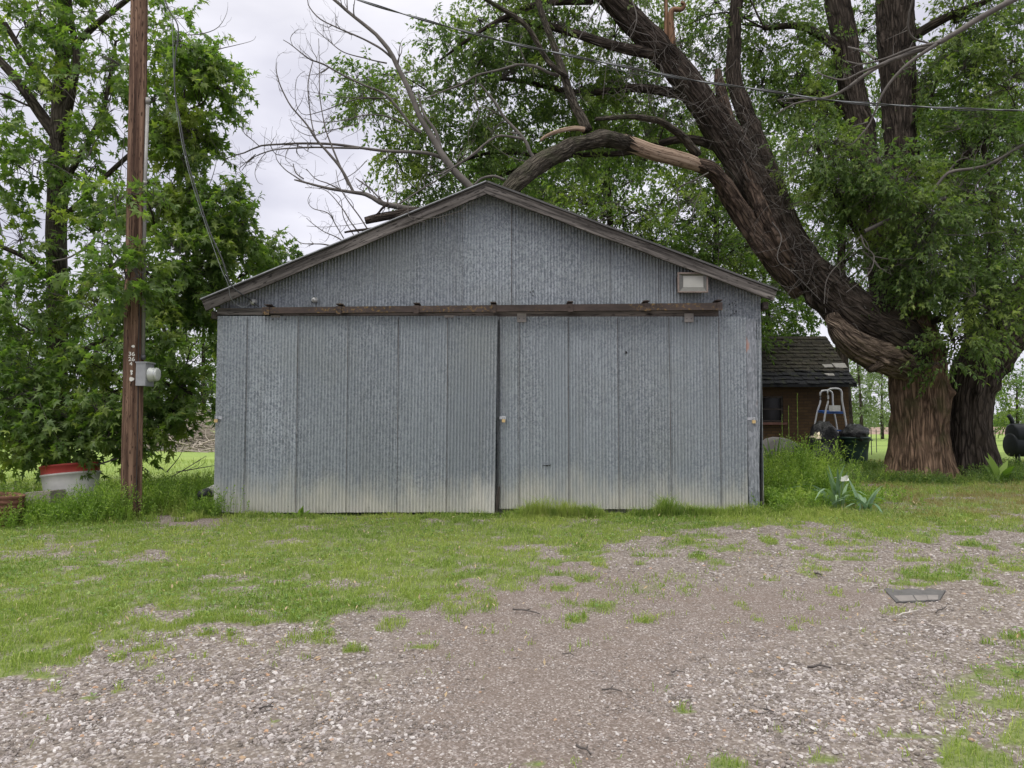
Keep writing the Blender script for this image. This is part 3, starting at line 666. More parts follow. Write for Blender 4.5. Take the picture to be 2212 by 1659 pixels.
bolts('screw', door2, [(u+rs.rand()*6, 893+rs.rand()*3) for u in range(1105, 1610, 23)], .0042, SY-.006, .004)
bolts('screw', door1, [(u, 1092+rs.rand()*3) for u in range(500, 1060, 43)], .004, SY-.058, .004)
# gash and hole in the right door (dark slots with lifted lips)
for u0, v0, u1, v1, w_ in ((1172, 1006, 1190, 1004, .006), (1352, 759, 1356, 763, .012)):
    gs = Acc(); a = np.array([X(u0), SY-.0105, Z(v0)]); b = np.array([X(u1), SY-.0105, Z(v1)]); d = unit(b-a); nn_ = np.array([-d[2], 0, d[0]])*w_
    md = (a+b)/2-nn_*2.6
    lp = [a-nn_*.4, a*.75+b*.25-nn_*.5, md, a*.3+b*.7-nn_*.5, a*.2+b*.8-nn_*2., b-nn_*.4, b+nn_*.4, a+nn_]
    gs.prism(lp, [q_-[0, .003, 0] for q_ in lp]); gs.build('gash', M['void'], door2)
# rust-eaten holes in the upper right wall
rs2 = np.random.RandomState(5)
for k in range(26):
    if k < 19: u0 = rs2.choice([1582, 1588, 1592])+rs2.randn()*3; v0 = 655+rs2.rand()*48-6
    else: u0, v0 = ((1289, 660), (1293, 662), (1150, 622), (1152, 628), (1146, 630), (1290, 655), (1152, 638))[k-19]
    w_ = .003+.005*rs2.rand()**2; n = 7
    lp = [(X(u0)+w_*(1.3+.5*math.sin(q_*2.3+k))*math.cos(q_*2*math.pi/n), SY+.0345, Z(v0)+w_*(1.6+.6*math.cos(q_*3.1+k))*math.sin(q_*2*math.pi/n)) for q_ in range(n)]
    Acc().prism(lp, [np.array(p)-[0, .002, 0] for p in lp]).build('small_hole', M['void'], shed)
# bent flap at the foot of the left door
fl = Acc(); P = [(X(1067), SY-.07, Z(1108)), (X(1073), SY-.085, Z(1085)), (X(1076), SY-.075, Z(1050)), (X(1078), SY-.05, Z(1050)), (X(1077), SY-.04, Z(1085)), (X(1076), SY-.03, Z(1108))]
fl.prism(P, [np.array(p)+[.012, .01, 0] for p in P]); fl.build('bent_edge', M['shadow_wood'], door1)
Acc().box((X(1077.5), SY-.03, (Z(690)+GB)/2), (.009, .03, Z(690)-GB-.02)).build('door_gap_shade', M['void'], door2)  # black strip standing in for the shaded gap between the two doors
# black bar that paints in the shade of the gap under the left door
Acc().box(((X(700)+X(1069))/2, SY+.03, GB-.005), (X(1069)-X(700), .08, .05), ax=0).build('bottom_bar', M['void'], shed)

# hasps and padlocks
M['zinc'] = plain('zinc_hasp', (.52, .54, .56), .35, .8); M['brass'] = plain('brass', (.62, .46, .22), .35, .7, .15); M['steel'] = plain('shackle', (.6, .6, .6), .25, .9)
def lock(u, v, y, label, hasp_dx, hasp_len, par):
    x, z = X(u), Z(v)
    b_ = Acc().box((x+hasp_dx, y+.006, z+.038), (hasp_len, .006, .036)); b_.tube([(x-.012, y+.004, z+.038), (x-.012, y-.014, z+.038)], .006, 8)
    b_.box((x+.002, y-.004, z+.038), (.008, .018, .03))
    b_.build('hasp', M['zinc'], par)
    t_ = thing('padlock', label, 'padlock', (x, y, z-.03), 'brass padlocks on the shed doors')
    w_, h_, d_ = .021, .020, .008; P = []
    bd = Acc(); k = .004
    P = [(-w_+k, -h_), (w_-k, -h_), (w_, -h_+k), (w_, h_-k), (w_-k, h_), (-w_+k, h_), (-w_, h_-k), (-w_, -h_+k)]
    bd.prism([(x+a, y-.018-d_, z+b) for a, b in P], [(x+a, y-.018+d_, z+b) for a, b in P]); bd.build('body', M['brass'], t_)
    sh = Acc(); sh.tube(curve([(x-.012, y-.018, z+.018), (x-.012, y-.018, z+.036), (x-.006, y-.018, z+.046), (x+.006, y-.018, z+.046), (x+.012, y-.018, z+.036), (x+.012, y-.018, z+.018)], 14), .0032, 8)
    sh.build('shackle', M['steel'], t_, True)
lock(473, 909, SY-.075, 'brass padlock at the far left edge of the left sliding door', .02, .09, shed)
lock(1088, 909, SY-.03, 'brass padlock hanging between the two sliding doors', -.012, .08, door2)
lock(1627, 911, SY-.005, 'brass padlock at the right edge of the right sliding door', -.025, .10, shed)

# floodlight
M['lamp_body'] = plain('lamp_housing', (.21, .18, .165), .55, .3, .2); M['lamp_rim'] = plain('lamp_rim', (.19, .15, .13), .6, .2)
M['lamp_glass'] = plain('lamp_lens', (.10, .098, .085), .25, 0, .2, 20, .5); M['lamp_panel'] = plain('lamp_diffuser', (.36, .36, .33), .5, 0, .08)
fx0, fx1, fz0, fz1 = X(1462), X(1527), Z(636), Z(593)
t_ = thing('floodlight', 'boxy bronze floodlight fixed under the right slope of the shed roof', 'floodlight', ((fx0+fx1)/2, SY, fz0))
yb, yf = SY+.038, SY-.14
b_ = Acc(); o_ = .018
def rect(x0, x1, z0, z1, y): return [(x0, y, z0), (x1, y, z0), (x1, y, z1), (x0, y, z1)]
b_.prism(rect(fx0+.03, fx1-.03, fz0+.03, fz1-.02, yb), rect(fx0+.006, fx1-.006, fz0+.006, fz1-.006, yf+.03)); b_.build('housing', M['lamp_body'], t_)
b_ = Acc()
for (a, b, c_, d_) in ((fx0, fx1, fz1-.020, fz1), (fx0, fx1, fz0, fz0+.015), (fx0, fx0+.018, fz0+.015, fz1-.020), (fx1-.018, fx1, fz0+.015, fz1-.020)):
    b_.box(((a+b)/2, yf+.013, (c_+d_)/2), (b-a, .034, d_-c_))
b_.build('rim', M['lamp_rim'], t_)
ix0, ix1, iz0, iz1 = fx0+.075, fx1-.05, fz0+.072, fz1-.04
for q_ in ([(fx0+.018, fz0+.015), (fx1-.018, fz0+.015), (ix1, iz0), (ix0, iz0)], [(fx0+.018, fz1-.02), (fx0+.018, fz0+.015), (ix0, iz0), (ix0, iz1)],
           [(fx1-.018, fz1-.02), (fx0+.018, fz1-.02), (ix0, iz1), (ix1, iz1)], [(fx1-.018, fz0+.015), (fx1-.018, fz1-.02), (ix1, iz1), (ix1, iz0)]):
    P = [(p[0], yf+.004 if k < 2 else yf+.026, p[1]) for k, p in enumerate(q_)]
    Acc().prism(P, [np.array(p)+[0, .004, 0] for p in P]).build('reflector', M['lamp_glass'], t_)
Acc().box(((ix0+ix1)/2, yf+.028, (iz0+iz1)/2), (ix1-ix0, .004, iz1-iz0)).build('diffuser', M['lamp_panel'], t_)
b_ = Acc()
for a, c_ in ((fx0-.006, fz1-.03), (fx0-.006, fz0+.035), (fx1+.006, fz0+.035)): b_.tube([(a, yf+.02, c_), (a, yf+.0, c_)], .006, 7)
b_.build('latch_screws', M['bolt'], t_)

# insulators
M['porcelain'] = plain('porcelain', (.42, .43, .42), .3, 0, .15); M['cable'] = plain('black_cable', (.035, .037, .04), .5, 0, .2); M['alu'] = plain('aluminium_wire', (.22, .235, .24), .5, .4, .2)
def insul(u, v, label, s=1.):
    x, z = X(u), Z(v); y = SY+.036
    t_ = thing('insulator', label, 'insulator', (x, y, z-.03), 'porcelain insulators under the gable')
    P = curve([(x, y, z), (x, y-.03, z+.002), (x, y-.055, z-.004), (x, y-.09, z-.006), (x, y-.10, z-.006)], 14); r_ = np.interp(np.linspace(0, 1, 14), [0, .25, .35, .5, .6, .75, .85, 1], [.028, .045, .03, .045, .03, .036, .03, .004])*s
    b_ = Acc(); b_.tube(P, r_, 18); b_.build('porcelain_knob', M['porcelain'], t_, True)
    Acc().tube([(x, y, z+.005), (x, y-.115, z-.008)], .007, 8).build('bolt', M['bolt'], t_)
    return np.array([x, y-.07, z])
i1 = insul(543, 652, 'porcelain insulator under the left eave holding the black drop cable')
i2 = insul(676, 648, 'small porcelain insulator right of the cable anchor, above the rail', .85)
Acc().tube(curve([i2+[-.02, 0, .14], i2+[0, 0, .05], i2+[.03, -.0, .01]], 10), .003, 5).build('loose_wire', M['cable'], None, True, label='short black wire hanging at the small insulator', category='wire')

# ------------------------------------------------------------------ utility pole with its meter, and the lines
PY = 9.05
t_ = pole = thing('utility_pole', 'brown wooden utility pole left of the shed, marked with white painted numbers', 'utility pole', (X(283, 1100, PY), PY, GZ(X(283), PY)))
pb, pt = at(283, 1112, PY), at(304, -190, PY)
def polefn(r, a, L_):
    n = fbm(np.cos(a)*3.2+5, np.sin(a)*3.2, L_*.5, 17, 4); k = np.abs(((a*1.0) % 6.283)-4.2)
    return r*(1+.06*(n-.5))-.012*np.exp(-(k/.09)**2)-.008*np.exp(-(((a % 6.283)-5.1)/.06)**2)
Pl = curve([list(pb)+[.119], list((pb+pt)/2)+[.107], list(pt)+[.094]], 90)
Acc().tube(Pl[:, :3], Pl[:, 3], 64, fn=polefn).build('shaft', M['pole'], pole, True)
def poleaxis(z):
    f_ = (z-pb[2])/(pt[2]-pb[2]); return pb+(pt-pb)*f_, .119+(.094-.119)*f_
# painted numbers wrapped round the shaft
M['white_paint'] = plain('white_paint', (.72, .70, .66), .7, 0, .12, 60)
def painted(body, u, v, size):
    cu = bpy.data.curves.new('t', 'FONT'); cu.body = body; cu.size = size; cu.align_x = 'CENTER'; cu.align_y = 'CENTER'; cu.extrude = 0; cu.offset = size*.018
    ob = bpy.data.objects.new('t', cu); C.objects.link(ob); dg = bpy.context.evaluated_depsgraph_get()
    me = bpy.data.meshes.new_from_object(ob.evaluated_get(dg)); bpy.data.objects.remove(ob)
    z0 = float(at(u, v, PY-.11)[2]); ax, r_ = poleaxis(z0); xo = float(at(u, v, PY-.11)[0])-ax[0]
    for w in me.vertices:
        q_ = (xo+w.co.x)/(r_); a_ = math.asin(max(-.99, min(.99, q_))); rr_ = r_*1.012+.003
        w.co = (ax[0]+rr_*math.sin(a_), ax[1]-rr_*math.cos(a_), z0+w.co.y)
    me.materials.append(M['white_paint']); ob = bpy.data.objects.new('painted_number', me); C.objects.link(ob)
    ob.parent = pole; ob.matrix_parent_inverse = parent_inv(pole); return ob
painted('36', 284, 765, .068); painted('26', 284, 776, .068); painted('4', 283, 786, .06)
for (u, v, ra_, rb_) in ((287, 748, .016, .016), (284, 802, .013, .015), (284, 807, .009, .018), (284, 819, .024, .026)):
    z0 = float(at(u, v, PY-.11)[2]); ax, r_ = poleaxis(z0); xo = float(at(u, v, PY-.11)[0])-ax[0]; n = 14; V = []; 
    for off in (.0035, .006):
        for k in range(n):
            a_ = k*2*math.pi/n; w_ = 1+.12*math.sin(3*a_+u); xx = xo+ra_*w_*math.cos(a_); q_ = math.asin(xx/r_); rr_ = r_*1.012+off
            V.append((ax[0]+rr_*math.sin(q_), ax[1]-rr_*math.cos(q_), z0+rb_*w_*math.sin(a_)))
    Acc().prism(V[:n][::-1], V[n:][::-1]).build('paint_dab', M['white_paint'], pole)
# conduit and strap on the right of the pole
M['conduit'] = plain('grey_conduit', (.24, .235, .225), .5, .4, .2, 5); M['box_grey'] = plain('meter_box_paint', (.33, .335, .35), .45, .3, .12, 12)
cy = PY-.02
c0, c1, c2 = at(309, 775, cy), at(313, 400, cy), at(319, 215, cy)
t_ = thing('electric_meter', 'grey electric meter box with round glass meter and conduit on the utility pole', 'meter', tuple(at(312, 834, cy)))
Acc().tube([c0, c1, c2], .0225, 12).build('conduit', M['conduit'], t_, True)
Acc().tube([c2-[0, 0, .06], c2+[0, 0, .02]], .028, 12).tube([c1, c1+[0, 0, .05]], .027, 12).build('conduit_coupling', M['conduit'], t_, True)
Acc().tube([c0+[0, 0, -.01], c0+[0, 0, .045]], .030, 12).build('conduit_hub', M['bolt'], t_, True)
bx0, bx1, bz0, bz1 = float(at(302.5, 800, cy)[0]), float(at(322.5, 800, cy)[0]), float(at(300, 834, cy)[2]), float(at(300, 785, cy)[2])
b_ = Acc().box(((bx0+bx1)/2, cy, (bz0+bz1)/2), (bx1-bx0, .20, bz1-bz0)); b_.build('box', M['box_grey'], t_)
b_ = Acc().box(((bx0+bx1)/2+.01, cy, bz1+.006), (bx1-bx0+.03, .225, .014)); b_.box((bx1+.003, cy, (bz0+bz1)/2), (.007, .212, bz1-bz0+.004)); b_.build('lid', M['box_grey'], t_)
M['meter_glass'] = plain('meter_glass', (.55, .57, .54), .15, .1, .1, 5, .8)
mz = float(at(330, 809, cy)[2]); mxr = float(at(342.5, 809, cy)[0])
b_ = Acc(); b_.tube([(bx1+.006, cy, mz), (bx1+.02, cy, mz), (bx1+.021, cy, mz), (mxr-.02, cy, mz), (mxr-.005, cy, mz), (mxr, cy, mz)], [.09, .09, .084, .082, .076, .055], 28); b_.build('meter', M['meter_glass'], t_, True)
b_ = Acc(); b_.tube([(mxr-.03, cy, mz), (mxr-.022, cy, mz)], .0845, 28); b_.build('meter_ring', M['zinc'], t_, True)
# ground wire on the pole's right edge
q0, q1 = poleaxis(.3)[0]+[.10, -.075, 0], poleaxis(3.2)[0]+[.095, -.07, 0]
Acc().tube([q0, q1], .004, 5).build('ground_wire', M['cable'], pole)
# drop cable from the pole head to the shed
def tie(p): return list(p)
W = [list(at(u, v, y)) for u, v, y in ((318, -120, PY-.1), (340, -60, 9.0), (362, 15, 9.0), (385, 60, 9.0), (378, 130, 9.0), (378, 200, 9.0), (387, 250, 9.0), (402, 335, 9.0), (425, 415, 9.0), (453, 500, 9.0), (480, 560, 9.0), (497, 612, 9.02), (520, 634, 9.08))]+[list(i1)]
o_ = Acc().tube(curve(W, 90), .0085, 7).build('drop_cable', M['cable'], None, True); tag(o_, 'black service cable sagging from the utility pole to the left end of the shed', 'cable')
W2 = [list(at(u, v, y)) for u, v, y in ((318, -110, PY-.1), (345, -30, 9.03), (360, 20, 9.02), (372, 60, 9.02), (375, 150, 9.02), (383, 250, 9.02), (410, 380, 9.02), (470, 560, 9.02), (492, 612, 9.02), (497, 640, 9.06), (507, 655, 9.12), (524, 664, 9.17), (533, 662, 9.19), (541, 652, 9.2))]
Acc().tube(curve(W2, 80), .004, 5).build('neutral_wire', M['alu'], o_, True)
Acc().tube(curve([i1, i1+[.06, -.02, -.05], i1+[.085, -.02, -.07]], 8), .010, 6).build('cable_end', M['cable'], o_, True)
# long twisted line crossing in front of the trees
pts = [(322, -150, PY), (560, -72, 9.05), (780, 2, 9.1), (940, 50, 9.15), (1100, 92, 9.2), (1240, 122, 9.25), (1390, 152, 9.3), (1500, 174, 9.35), (1650, 195, 9.4), (1800, 217, 9.45), (1950, 228, 9.5), (2120, 236, 9.55), (2400, 242, 9.6)]
W = np.array([at(*p) for p in pts]); Cv = curve(W, 260)
o_ = Acc().tube(Cv, .0075, 6).build('overhead_line', M['alu'], None, True); tag(o_, 'twisted overhead power line crossing high in front of the old tree', 'cable')
for ph in (0, 3.14):
    k = np.linspace(0, 62, 260)+ph; s_ = np.stack([0*k, .012*np.cos(k), .012*np.sin(k)-.004*ph*sstep(3, 5, Cv[:, 0])], -1)
    Acc().tube(Cv+s_, .0062, 5).build('insulated_strand', M['cable'], o_, True)
Cv2 = Cv.copy(); sg = np.exp(-((Cv[:, 0]-1.55)/.42)**2)*.07; Cv2[:, 2] -= sg+.004
Acc().tube(Cv2, .005, 5).build('slack_strand', M['cable'], o_, True)

# ------------------------------------------------------------------ trees
SH = {
 'maple': (np.array([(0, .34, .05), (0, 0, 0), (.38, .06, -.05), (.17, .26, 0), (.52, .60, -.10), (.15, .48, 0), (0, 1.05, -.16), (-.15, .48, 0), (-.52, .60, -.10), (-.17, .26, 0), (-.38, .06, -.05)]),
           np.array([[0, k, k+1] for k in range(1, 10)]+[[0, 10, 1]])),
 'three': (np.array([(0, 0, 0), (.30, .42, -.03), (.13, .46, .03), (0, 1.0, -.1), (-.13, .46, .03), (-.30, .42, -.03)]), np.array([[0, 1, 2], [0, 2, 3], [0, 3, 4], [0, 4, 5]])),
 'lance': (np.array([(0, 0, 0), (.17, .45, .04), (0, 1.0, -.12), (-.17, .45, .04)]), np.array([[0, 1, 2], [0, 2, 3]])),
 'round': (np.array([(0, 0, 0), (.32, .4, .03), (.2, .85, 0), (-.2, .85, 0), (-.32, .4, .03)]), np.array([[0, 1, 2], [0, 2, 3], [0, 3, 4]])),
}
def sprays(leaf, twig, A, D, Ls, nleaf, size, shape, rg, droop=.35, hang=.5, flat=.55, tr=.004, t0=.12):
    n = len(A)
    if n == 0: return
    D = unit(D); t = np.linspace(t0, 1, nleaf)[None, :, None]
    up = np.array([0, 0, 1.]); L3 = Ls[:, None, None]
    pos = A[:, None]+D[:, None]*L3*t-up*droop*L3*t**2
    S = unit(np.cross(D, up)+.01); roll = rg.random((n, 1))*6.28
    S2 = np.cross(D, S); S = unit(S*np.cos(roll*.35)+S2*np.sin(roll*.35))
    sign = np.where(np.arange(nleaf) % 2, 1., -1.)[None, :, None]
    f = unit(D[:, None]*.45+S[:, None]*sign*.85*(1.05-t*.7)-up*hang+.55*(rg.random((n, nleaf, 3))-.5)*2)
    nr = up*flat+(rg.random((n, nleaf, 3))-.5)*1.5; nr = unit(nr-f*(nr*f).sum(-1, keepdims=True)); x = np.cross(f, nr)
    s = size*(.62+.65*rg.random((n, nleaf, 1)))
    pos = pos+f*s*.28
    shp, tri = SH[shape]; k = len(shp)
    V = pos[:, :, None]+s[:, :, None]*(shp[None, None, :, 0:1]*x[:, :, None]+shp[None, None, :, 1:2]*f[:, :, None]+shp[None, None, :, 2:3]*nr[:, :, None])
    leaf.add(V.reshape(-1, 3), [(tri[None]+(np.arange(n*nleaf)*k)[:, None, None]).reshape(-1, 3)])
    if twig is not None:
        tt = np.array([0, .35, .7, 1.])[None, :, None]
        P = A[:, None]+D[:, None]*L3*tt-up*droop*L3*tt**2
        V, Fq, B = tubes(P, np.tile(np.array([[1., .8, .55, .3]])*tr, (n, 1)), 3); twig.add(V, [Fq], B)
def blob_anchors(rg, u, v, Y, ru, rv, rY, n, thr=.0, nsc=1.6, seed=1):
    """twig anchor points inside an ellipsoidal crown cluster"""
    c = at(u, v, Y); k = Y/F; P = rg.normal(size=(n*3, 3)); P = unit(P)*(rg.random((n*3, 1))**.42)
    P = c+P*np.array([ru*k, rY, rv*k])
    nn = fbm(P[:, 0]*nsc, P[:, 1]*nsc, P[:, 2]*nsc, seed, 3); P = P[nn > thr][:n]
    return c, P
SKIP = None
def crown(leaf, twig, wood_, blobs, nodes, nodeR, rg, size, shape, nleaf, sl, thr=.46, seed=1, hang=.5, flat=.55, br=.02, droop=.3, sub=9, segs=5, nsc=1.6):
    for (u, v, Y, ru, rv, rY, n) in blobs:
        c, P = blob_anchors(rg, u, v, Y, ru, rv, rY, n, thr, nsc, seed)
        if SKIP is not None and len(P): P = P[~SKIP(P)]
        if len(P) < 3: continue
        if nodes is not None and len(nodes):
            d = np.linalg.norm(nodes-c, axis=1)+np.maximum(0, nodes[:, 2]-c[2]+.2)*.8; i = int(np.argmin(d)); s0 = nodes[i]
        else: s0 = c-[0, 0, rv*Y/F]
        # a limb to the cluster, boughs to its sub-centres, then twigs
        mid = (s0+c)/2+[0, 0, .12*np.linalg.norm(c-s0)]+(rg.random(3)-.5)*.3
        Lb = curve([s0, mid, c], 10); lr = br*(.6+.18*np.linalg.norm(c-s0)); wood_.tube(Lb, np.linspace(lr, lr*.45, 10), segs, caps=False)
        ks = max(2, min(sub, len(P)//6)); cen = P[rg.choice(len(P), ks, replace=False)]
        for q_ in cen:
            b0 = Lb[rg.integers(3, 10)]; m_ = (b0+q_)/2+[0, 0, .1]+(rg.random(3)-.5)*.25
            wood_.tube(curve([b0, m_, q_], 7), np.linspace(lr*.42, lr*.16, 7), 4, caps=False)
        near = cen[np.argmin(((P[:, None]-cen[None])**2).sum(-1), axis=1)]
        Q = np.stack([near, (near+P)/2+[0, 0, .05], P], 1); V, Fq, B = tubes(Q, np.tile([[.007, .005, .003]], (len(P), 1))*br/.02, 3); twig.add(V, [Fq], B)
        D = unit(P-near)*.7+unit(P-c)*.9+(rg.random((len(P), 3))-.5)*.9+[0, 0, .05]
        sprays(leaf, twig, P, D, sl*(.6+.8*rg.random(len(P))), nleaf, size, shape, rg, droop, hang, flat, .0028*br/.02)
def limb(acc, pts, n=None, segs=24, rough=.10, ridge=.10, seed=1, knots=0, caps=True, kf=9.):
    P, Rr = path(pts, n or max(12, int(len(pts)*8)))
    def fn(r, a, L_):
        cx, cyy = np.cos(a), np.sin(a)
        big = fbm(cx*.9+seed, cyy*.9, L_*1.3, seed, 3)-.5; fi = np.abs(fbm(cx*kf*.6, cyy*kf*.6, L_*1.6, seed+3, 4)-.5)*2
        return r*(1+rough*2*big)+np.minimum(r, .4)*ridge*(fi-.35)
    acc.tube(P, Rr, segs, fn=fn, caps=caps); return P, Rr
def deadtwigs(acc, P, Rr, rg, level=2, n=6, ln=.5, up=.6, segs=4, side=None, start=.25):
    """bare side shoots curving upward off a polyline"""
    for k in range(n):
        i = int(rg.integers(int(len(P)*start), len(P))); p = P[i]; T = unit(P[min(i+1, len(P)-1)]-P[max(i-1, 0)])
        d = unit(T*.6+rg.normal(size=3)*[.75, .5, .75]+[0, 0, up*.4]); l_ = ln*(.35+rg.random()); q_ = [p]; dd = d
        for s_ in range(5): dd = unit(dd+rg.normal(size=3)*.28+[0, 0, up*.16]); q_.append(q_[-1]+dd*l_/5)
        q_ = curve(q_, 8); r0 = min(Rr[i]*.6, .010*ln/.5+.002); rr_ = np.linspace(r0, .0015, 8); acc.tube(q_, rr_, segs, caps=False)
        if level > 1: deadtwigs(acc, q_, rr_, rg, level-1, max(2, n//2), ln*.5, up, 3, start=.2)

# --- silver maple on the left
rg = np.random.default_rng(11)
mt = thing('maple_tree', 'tall leafy green maple behind the utility pole, at the left edge', 'tree', (X(125, 900, 11.3), 11.3, GZ(-6.9, 11.3)))
tk = Acc(); P0, r0 = limb(tk, [(128, 1040, 11.3, .19), (122, 900, 11.3, .15), (125, 700, 11.3, .14), (122, 500, 11.3, .15), (128, 330, 11.3, .14), (132, 215, 11.3, .13), (135, 100, 11.3, .09), (140, -60, 11.3, .06)], 60, 20, .1, .1, 5)
tk.build('trunk', M['bark_small'], mt, True)
lb = Acc(); nodes = [P0[8:]]
for pts in ([(126, 300, 11.3, .10), (80, 235, 11.2, .085), (30, 165, 11.1, .07), (-40, 90, 11, .05)], [(130, 235, 11.3, .09), (100, 180, 11.3, .075), (60, 130, 11.3, .05), (10, 50, 11.2, .04)],
            [(132, 300, 11.2, .07), (150, 230, 11.0, .06), (165, 130, 10.8, .05), (150, 20, 10.7, .045), (150, -60, 10.6, .03)], [(128, 420, 11.3, .05), (165, 350, 11.1, .045), (215, 260, 11, .04), (235, 180, 11, .03), (250, 90, 11, .02)],
            [(126, 480, 11.3, .05), (180, 430, 11.1, .04), (240, 370, 10.9, .035), (320, 300, 10.7, .03), (400, 240, 10.6, .02)], [(124, 620, 11.3, .05), (60, 560, 11, .04), (-30, 520, 10.8, .03)],
            [(124, 700, 11.3, .05), (200, 610, 11, .04), (300, 540, 10.8, .035), (430, 470, 10.7, .02)], [(124, 800, 11.3, .045), (210, 740, 11, .04), (330, 690, 10.9, .03), (430, 640, 10.9, .02)],
            [(124, 860, 11.3, .04), (230, 850, 11, .035), (340, 830, 10.8, .025), (430, 850, 10.7, .015)], [(124, 850, 11.3, .04), (60, 830, 10.6, .03), (0, 850, 10, .02)], [(133, 130, 11.3, .06), (200, 60, 11.2, .05), (300, -20, 11, .03)]):
    p, r_ = limb(lb, pts, 18, 8, .1, .08, 3, caps=False); nodes.append(p[3:])
lb.build('limbs', M['bark_small'], mt, True)
nodes = np.vstack(nodes)
lf, tw, bw = Acc(), Acc(), Acc()
B_ = [(60, 60, 11.2, 150, 100, 1.0, 120), (210, 60, 11, 110, 100, .9, 100), (60, 210, 11, 150, 80, 1., 100), (215, 200, 10.8, 95, 90, .9, 90), (40, 360, 10.8, 110, 80, .9, 90), (190, 360, 10.6, 110, 90, .8, 95),
      (40, 520, 10.8, 120, 80, .9, 85), (200, 520, 10.6, 110, 80, .8, 85), (40, 660, 10.4, 120, 80, .9, 110), (200, 650, 10.5, 100, 80, .8, 100), (50, 780, 10.3, 120, 70, .9, 130), (190, 780, 10.3, 120, 75, .8, 130),
      (60, 880, 10.0, 130, 60, .7, 140), (210, 880, 10.1, 100, 60, .7, 120), (120, 940, 10.0, 140, 42, .6, 90), (235, 950, 10.4, 60, 40, .5, 45), (10, 930, 9.8, 60, 55, .5, 45),
      (375, 60, 11, 60, 60, .6, 26), (400, 130, 10.8, 85, 50, .7, 62), (450, 175, 10.7, 50, 42, .5, 80), (375, 220, 10.7, 70, 60, .7, 56), (400, 300, 10.8, 70, 50, .6, 58), (430, 300, 10.7, 42, 34, .4, 40), (370, 390, 10.8, 60, 60, .6, 52),
      (355, 480, 10.8, 60, 60, .6, 55), (430, 445, 10.8, 50, 34, .4, 24), (500, 460, 10.8, 62, 46, .5, 95), (545, 490, 10.9, 38, 30, .4, 44), (470, 535, 10.8, 80, 44, .6, 90), (420, 600, 10.8, 60, 40, .6, 50), (400, 560, 10.7, 70, 60, .7, 66), (355, 640, 10.6, 50, 60, .6, 50),
      (430, 640, 10.8, 60, 60, .6, 50), (355, 740, 10.6, 50, 60, .6, 52), (425, 740, 10.9, 60, 50, .6, 48), (350, 840, 10.6, 45, 60, .5, 45), (415, 850, 10.8, 55, 40, .5, 38), (345, 915, 10.5, 36, 30, .5, 22), (405, 895, 10.6, 46, 22, .4, 20),
      (592, 556, 12, 42, 22, .4, 50), (545, 550, 12, 36, 28, .4, 40), (262, 590, 8.65, 60, 42, .3, 60), (285, 420, 8.75, 46, 22, .25, 18), (275, 210, 8.8, 60, 36, .3, 22),
      (60, -120, 11.5, 260, 120, 1.6, 110), (320, -100, 11.3, 120, 80, 1., 40), (-220, 200, 11, 160, 300, 1.5, 150), (-200, 700, 10.5, 160, 260, 1.3, 120)]
def SKIP(P):
    u, v = pix(P[:, 0], P[:, 1], P[:, 2]); return (np.abs(u-126) < 34)&(P[:, 1] < 11.4)&(v < 880)&(v > 180)&(vnoise(P[:, 2]*2.2, P[:, 0], 0, 3) > .3)
B_ = [(a, b, c_, d_, e_, f_, int(n*((.95 if 330 < a < 470 else .68) if b < 600 else .85))) for a, b, c_, d_, e_, f_, n in B_]
crown(lf, tw, bw, B_, nodes, None, rg, .118, 'maple', 13, .34, .445, 3, .45, .75, .02, .25, 8)
SKIP = None
bw.build('branches', M['bark_small'], mt, True); tw.build('twigs', M['twig_dark'], mt)
lf.build('crown', M['maple_leaf'], mt)
# bare twigs poking out of the maple on the right
dt = Acc()
for pts in ([(380, 75, 10.6, .008), (430, 74, 10.6, .007), (470, 60, 10.6, .005), (490, 28, 10.6, .003), (492, 5, 10.6, .002)], [(440, 118, 10.6, .008), (478, 105, 10.6, .007), (508, 98, 10.6, .005), (545, 88, 10.6, .003), (553, 78, 10.6, .002)],
            [(494, 98, 10.6, .005), (486, 78, 10.6, .003), (480, 68, 10.6, .002)], [(440, 420, 10.7, .008), (456, 390, 10.7, .006), (467, 350, 10.7, .004), (468, 322, 10.7, .002)], [(470, 415, 10.7, .007), (500, 400, 10.7, .005), (512, 375, 10.7, .003)],
            [(115, 564, 9.6, .010), (150, 556, 9.6, .012), (190, 530, 9.6, .010), (212, 500, 9.6, .007)], [(255, 990, 9.9, .012), (200, 1006, 9.9, .012), (150, 1012, 9.9, .010), (118, 1045, 9.9, .007)], [(130, 1008, 9.9, .008), (162, 1014, 9.9, .006), (172, 1035, 9.9, .005)],
            [(380, 1020, 10.3, .008), (420, 1013, 10.3, .007), (493-25, 1005, 10.3, .004)], [(370, 1030, 10.2, .008), (402, 1012, 10.2, .006), (445, 985, 10.2, .004)], [(360, 1020, 10.2, .008), (385, 990, 10.2, .005), (400, 960, 10.2, .003)],
            [(255, 480, 10, .008), (248, 430, 10, .007), (262, 360, 10, .005), (270, 280, 10, .004)]):
    P, r_ = path(pts, 14); dt.tube(P, r_, 5, caps=False); deadtwigs(dt, P, r_, rg, 1, 2, .22, .5, 3)
dt.build('bare_twigs', M['twig'], mt)

